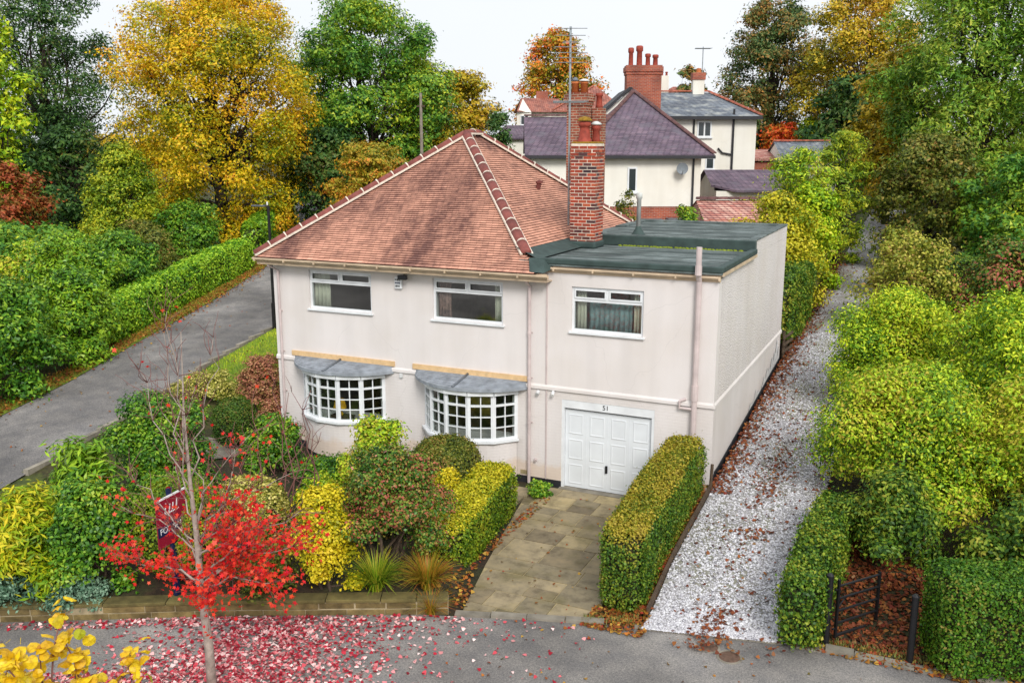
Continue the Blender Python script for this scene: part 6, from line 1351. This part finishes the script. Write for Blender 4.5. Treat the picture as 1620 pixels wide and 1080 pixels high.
link(bpy.data.objects.new('leaves', lobed('leaves', np.array(LP), .078, M['red_maple'], rgm, 5, .5, .4)), mp)
print('maple leaves', len(LP))
# second thin sapling shoots right of the maple
rs = thing('bare_shrub', (-7.3, -5.9, gz(-7.3, -5.9)), 'bare twiggy shrub with a few pink leaves behind the variegated dome', 'shrub')
tw2 = MB(); LP2 = []
for k in range(9):
    a = (rgm.normal() * .15, rgm.normal() * .15, 0); b = np.array([rgm.uniform(-.9, 1.0), rgm.uniform(-.4, .5), rgm.uniform(2.1, 3.1)]); pts = limb(tw2, a, b, .02, .005, rgm, 5, .1, 7)
    for j in range(6):
        p = np.array(pts[rgm.integers(3, 8)]); q = p + unit((rgm.normal(size=3) * .6 + [0, 0, .6])[None])[0] * rgm.uniform(.25, .55); limb(tw2, p, q, .007, .003, rgm, 4, .1, 3)
        if rgm.random() < .35: LP2 += [q + rgm.normal(size=3) * .05 for _ in range(rgm.integers(1, 4))]
tw2.build('stems', M['twig_red'], rs, smooth=True); link(bpy.data.objects.new('leaves', lobed('leaves', np.array(LP2), .1, M['red_maple'], rgm, 5, .5, .4)), rs)

# --- yellow leaved tree reaching in at the lower left corner
YTIPS = [((.1, -.06, 4.84), 18), ((.13, -.27, 4.7), 28), ((.06, -.41, 4.72), 24), ((.27, .35, 4.42), 18), ((.38, .29, 4.25), 16), ((.21, -.01, 4.44), 24), ((.11, -.06, 4.66), 24), ((.18, -.47, 4.6), 24), ((.1, -.51, 4.72), 24), ((.18, -.25, 4.45), 24), ((.32, .14, 4.2), 16), ((.09, .04, 4.48), 24), ((.11, -.28, 4.5), 28)]
yt = thing('yellow_tree', (-1.41, -15.48, 0), 'young tree with big bright yellow leaves in the lower left corner', 'tree')
yb = MB(); LP3 = []
yb.tube([(0, 0, 0), (.03, .03, 2.0), (0, 0, 3.6)], [.07, .05, .03], 8)
for (b, nl) in YTIPS:
    pts = limb(yb, (0, 0, rgm.uniform(2.9, 3.5)), np.array(b), .018, .004, rgm, 5, .06, 8)
    for j in range(nl): LP3.append(np.array(pts[rgm.integers(4, 9)]) + rgm.normal(size=3) * .055)
    LP3 += [np.array(pts[-1])] * 1
yb.build('trunk', M['twig_red'], yt, smooth=True)
def leaf_obj_mat():
    m, nt, b = new_mat('big_yellow_leaf'); oi = nt.nodes.new('ShaderNodeObjectInfo')
    rp = ramp(nt, [(0, lin('d8a80c')), (.3, lin('f2cc14')), (.6, lin('f8de30')), (.85, lin('eec010')), (.95, lin('a8b41c')), (1, lin('c88a1c'))]); nt.links.new(oi.outputs['Random'], rp.inputs['Fac'])
    nz = N(nt, 'ShaderNodeTexNoise', i_Scale=30.0, i_Detail=4.0); nt.links.new(coords(nt), nz.inputs['Vector']); r2 = ramp(nt, [(.35, (.7, .62, .5)), (.55, (1.05, 1.05, 1.05))]); nt.links.new(nz.outputs['Fac'], r2.inputs['Fac'])
    o = mixc(nt, 1., rp.outputs[0], r2.outputs[0], 'MULTIPLY'); nt.links.new(o, b.inputs['Base Color']); b.inputs['Roughness'].default_value = .45
    tr = nt.nodes.new('ShaderNodeBsdfTranslucent'); nt.links.new(o, tr.inputs['Color']); ms = nt.nodes.new('ShaderNodeMixShader'); ms.inputs[0].default_value = .3
    nt.links.new(b.outputs[0], ms.inputs[1]); nt.links.new(tr.outputs[0], ms.inputs[2]); nt.links.new(ms.outputs[0], nt.nodes['Material Output'].inputs['Surface']); return m
ylm = leaf_obj_mat(); yl = []
for q in range(4):
    # heart-shaped blade with a bent midrib and wavy rim, and its stalk
    mbl = MB(); rim = []; kk = 12
    for j in range(kk): a = 2 * math.pi * j / kk; rr = .046 * (1 + .28 * math.cos(a) - .22 * max(0, -math.cos(a)) ** 6 + rgm.normal() * .03); rim.append((rr * math.cos(a), rr * math.sin(a) * .92, -.012 * math.cos(a) ** 2 + rgm.normal() * .004 + .007 * math.sin(2 * a + q)))
    mid = [(-.02, 0, .008), (.02, 0, .010)]
    for j in range(kk):
        c = mid[1] if math.cos(2 * math.pi * (j + .5) / kk) > 0 else mid[0]; mbl.poly([c, rim[j], rim[(j + 1) % kk]])
    mbl.poly([mid[0], rim[3], mid[1]]); mbl.poly([mid[1], rim[9], mid[0]])
    mbl.tube([(-.04, 0, 0), (-.075, 0, .015)], .0015, 4); yl.append(mbl.mesh('leaf', ylm, True))
for p in LP3: place_mesh('leaf', yl[int(rgm.integers(4))], yt, tuple(p), (rgm.normal() * .55, rgm.normal() * .55, rgm.uniform(0, 6.28)), (rgm.uniform(.75, 1.2),) * 3)
# blossoms on the shrub under the left bow window and the pink camellias on the azalea
def blossoms(nm, root_label, n, size, mat, seed):
    t = [o for o in bpy.data.objects if o.get('label') == root_label][0]; fo = [c for c in t.children if c.name.startswith('foliage')][0]; rg = np.random.default_rng(seed); k = len(fo.data.vertices); co = np.empty(k * 3, np.float32); fo.data.vertices.foreach_get('co', co); co = co.reshape(-1, 3)
    front = co[(co[:, 2] > np.percentile(co[:, 2], 45)) & (co[:, 1] < np.percentile(co[:, 1], 45))]
    for j in range(n):
        p = front[rg.integers(len(front))]; mbf = MB()
        for a in range(6):
            an = 2 * math.pi * a / 6; mbf.poly([(0, 0, 0), (size * .5 * math.cos(an - .4), size * .5 * math.sin(an - .4), size * .25), (size * .62 * math.cos(an), size * .62 * math.sin(an), size * .12), (size * .5 * math.cos(an + .4), size * .5 * math.sin(an + .4), size * .25)])
        o = mbf.build('blossom', mat, t, (float(p[0]), float(p[1]) - .03, float(p[2]) + .02)); o.rotation_euler = (rg.uniform(.2, 1.0), rg.normal() * .3, rg.uniform(0, 6))
M['redflower'] = plain('red_petals', lin('c81c28'), .6, var=.15); M['pinkflower'] = plain('pink_petals', lin('dc8a92'), .6, var=.15)
blossoms('blossom', 'green shrub below the left bow window with red flowers', 9, .11, M['redflower'], 3)
blossoms('blossom', 'big dark bronze green azalea on bare stems by the wall', 12, .06, M['pinkflower'], 4)

# ------------------------------------------------------------------ fallen leaves, gravel, grass
def fallen(name, label, X, Y, size, mat, rg, dz=.012, tilt=.35, cat='leaves'):
    n = len(X); P = np.stack([X, Y, hz(X, Y) + dz], 1); P[:, 2] += rg.uniform(0, .02, n); k = 6; Nn = unit(rg.normal(size=(n, 3)) * tilt + [0, 0, 1]); t = unit(np.cross(Nn, rg.normal(size=(n, 3)))); b = np.cross(Nn, t); s = rg.uniform(.45, 1.3, (n, 1)) * size / 2; V = []
    for j in range(k): a = 2 * math.pi * j / k; V.append(P + (t * math.cos(a) + b * math.sin(a)) * s * (1.1 if j % 2 == 0 else .72) + Nn * s * (.25 if j % 3 == 0 else 0))
    return tag(link(bpy.data.objects.new(name, np_mesh(name, np.stack(V, 1).reshape(-1, 3), np.arange(n * k).reshape(n, k), mat))), label, cat, None, 'stuff')
rf = np.random.default_rng(9)
# under the maple, on the road: drifted against the wall and thinning to the right
n = 95000; X = rf.uniform(-12.5, -.5, n); Y = rf.uniform(-15.5, -6.0, n); D = Y - np.interp(X, FX, FY)
d2 = ((X + 5.6) / np.where(X > -5.6, 1.75, 3.1)) ** 2 + ((Y + 9.9) / 2.6) ** 2; pr = np.exp(-d2 * 1.1) * 1.25 + .35 * np.exp(-((X + 4.6) / 2.2) ** 2) * np.exp(-np.abs(D) / .35) + .012
pr *= np.where((X < -6.3) & (D < -.35) & (D > -1.9), np.clip((X + 8.3) / 3.5, .06, 1) ** 1.3, 1)
k = (rf.uniform(size=n) < pr) & (D < -.03); fallen('maple_leaf_litter', 'red and pink fallen maple leaves covering the road under the maple', X[k], Y[k], .068, M['leaf_red'], rf, .006); print('maple litter', k.sum())
# lane: brown leaves along the wall and scattered down the middle
n = 34000; X = rf.uniform(-.02, 2.4, n); Y = rf.uniform(-6, 26, n)
pr = np.exp(-np.maximum(0, X - .1) / .2) * (Y > -.6) * 1.6 + .55 * np.exp(-((X - 1.15) / .3) ** 2) * (.25 + .75 * (np.sin(Y * 2.1) + np.sin(Y * .9 + 1) > .1)) * (Y < 5) + .03 * (Y < 9) + .12 * np.exp(-np.abs(X - 2.2) / .15)
k = rf.uniform(size=n) < pr * .95; fallen('lane_leaf_litter', 'brown fallen leaves scattered over the gravel lane and along its wall', X[k], Y[k], .075, M['leaf_brown'], rf, .05)
# strip between hedge and edging, gate entry, drive edge, verge
def patch(label, x0, x1, y0, y1, n, mat, size=.075, dz=.02, fn=None):
    X = rf.uniform(x0, x1, n); Y = rf.uniform(y0, y1, n)
    if fn is not None: kk = fn(X, Y); X, Y = X[kk], Y[kk]
    fallen('leaf_litter', label, X, Y, size, mat, rf, dz)
n = 1500; Y = rf.uniform(-5.25, -.3, n); X = rf.uniform(-.24, .0, n); XX = X * 0 + .06; P0 = hz(XX, Y) - hz(X, Y); fallen('leaf_litter', 'red and brown leaves along the timber edging beside the tall hedge', X, Y, .07, M['leaf_mixed'], rf, .05 + P0)
patch('orange leaves heaped at the foot of the tall hedge by the road', -.95, .12, -5.95, -5.2, 700, M['leaf_mixed'], .07, .02)
patch('brown leaves carpeting the entry behind the open gate', 2.95, 4.4, -4.75, -1.2, 2600, M['leaf_brown'], .085, .03)
patch('mixed leaves along the kerb in front of the gate', 2.3, 5.8, -5.15, -4.7, 700, M['leaf_mixed'], .07, .02)
patch('red leaves along the left edge of the driveway', -4.4, -2.9, -6.3, -.8, 2200, M['leaf_mixed'], .07, .022, lambda X, Y: np.abs(X - (-3.72 - .0 * Y + np.where(Y < -4.6, (-4.6 - Y) * .25, 0))) < .13 + .17 * (Y < -5.4))
patch('scattered pale leaves on the driveway slabs', -3.4, -.9, -6.0, -.4, 70, M['leaf_mixed'], .06, .03)
patch('scattered leaves lying on the road in front of the lane', -2.5, 4, -9, -5.6, 130, M['leaf_mixed'], .06, .006, lambda X, Y: Y < np.interp(X, FX, FY))
vx = np.array([p[0] for p in far]); vy = np.array([p[1] for p in far])
n = 5200; Y = rf.uniform(-11, 20, n); X = np.interp(Y, vy, vx) + rf.normal(size=n) * .33 - .28 - .25 * (Y < 5); fallen('verge_leaf_litter', 'brown leaves strewn along the far verge of the side road', X, Y, .085, M['leaf_mixed'], rf, .05)
n = 130; Y = rf.uniform(-5, 12, n); X = np.interp(Y, vy, vx) + rf.uniform(0, 4, n); fallen('side_road_leaves', 'few pale leaves scattered over the grey side road', X, Y, .07, M['leaf_mixed'], rf, .03)
patch('yellow leaves scattered on the lawn', -17.5, -13, .5, 11, 260, M['leaf_mixed'], .07, .06)
# gravel stones
n = 26000; X = rf.uniform(.05, 2.35, n); Y = -5.66 + .235 * X + 18 * rf.uniform(size=n) ** 2.0; P = np.stack([X, Y, hz(X, Y) + .034], 1); s = rf.uniform(.014, .03, (n, 1)); O = np.array([(1, 0, 0), (-1, 0, 0), (0, 1, 0), (0, -1, 0), (0, 0, .8), (0, 0, -.8)])
V = (P[:, None] + (O[None] + rf.normal(size=(n, 6, 3)) * .18) * s[:, None]).reshape(-1, 3); Fo = np.array([(0, 2, 4), (2, 1, 4), (1, 3, 4), (3, 0, 4)]); F = (np.arange(n)[:, None, None] * 6 + Fo[None]).reshape(-1, 3)
o = link(bpy.data.objects.new('gravel_stones', np_mesh('gravel_stones', V, F, M['gravel'])), None); tag(o, 'loose pale gravel stones covering the lane', 'gravel', None, 'stuff')
def grass(name, label, X, Y, Lb, mat, rg):
    n = len(X); a = rg.uniform(0, 6.283, n); b = np.stack([np.cos(a), np.sin(a), 0 * a], 1); P = np.stack([X, Y, hz(X, Y) + .02], 1); s = np.stack([-b[:, 1], b[:, 0], 0 * a], 1) * .006; l = Lb * rg.uniform(.5, 1.2, (n, 1)); up = np.array([0, 0, 1.])
    V = np.stack([P - s, P + s, P + b * l * .35 + up * l + s * .4, P + b * l * .35 + up * l - s * .4], 1).reshape(-1, 3)
    tag(link(bpy.data.objects.new(name, np_mesh(name, V, np.arange(4 * n).reshape(n, 4), mat))), label, 'grass', None, 'stuff')
n = 30000; X = rf.uniform(-19, -12.6, n); Y = rf.uniform(.6, 12, n); k = X > np.interp(Y, [p[1] for p in near], [p[0] for p in near]) + .2
grass('lawn_grass', 'short green lawn grass beside the side road', X[k], Y[k], .07, M['yelgreen'], rf)
n = 14000; Y = rf.uniform(-11, 20, n); X = np.interp(Y, vy, vx) - rf.uniform(.1, .95, n); grass('verge_grass', 'grass on the narrow verge below the laurel hedge', X, Y, .08, M['grass'], rf)
n = 2600; X = rf.uniform(-1, 5.8, n); Y = np.interp(X, FX, FY) + rf.normal(size=n) * .09 + .12; k = (X < -.1) | (X > 2.4); X, Y = X[k], Y[k]; grass('kerb_weeds', 'weeds growing along the road edge', X, Y, .06, M['weeds'], rf)
n = 4200; X = 1.05 + rf.normal(size=n) * .28; Y = rf.uniform(1.5, 14, n); k = np.sin(Y * 1.3) + np.sin(Y * 2.9 + 1) + rf.normal(size=n) * .6 > .2; grass('lane_weeds', 'moss and short weeds along the middle of the gravel lane', X[k], Y[k], .06, M['weeds'], rf)
print('leaves total', COUNT[0])
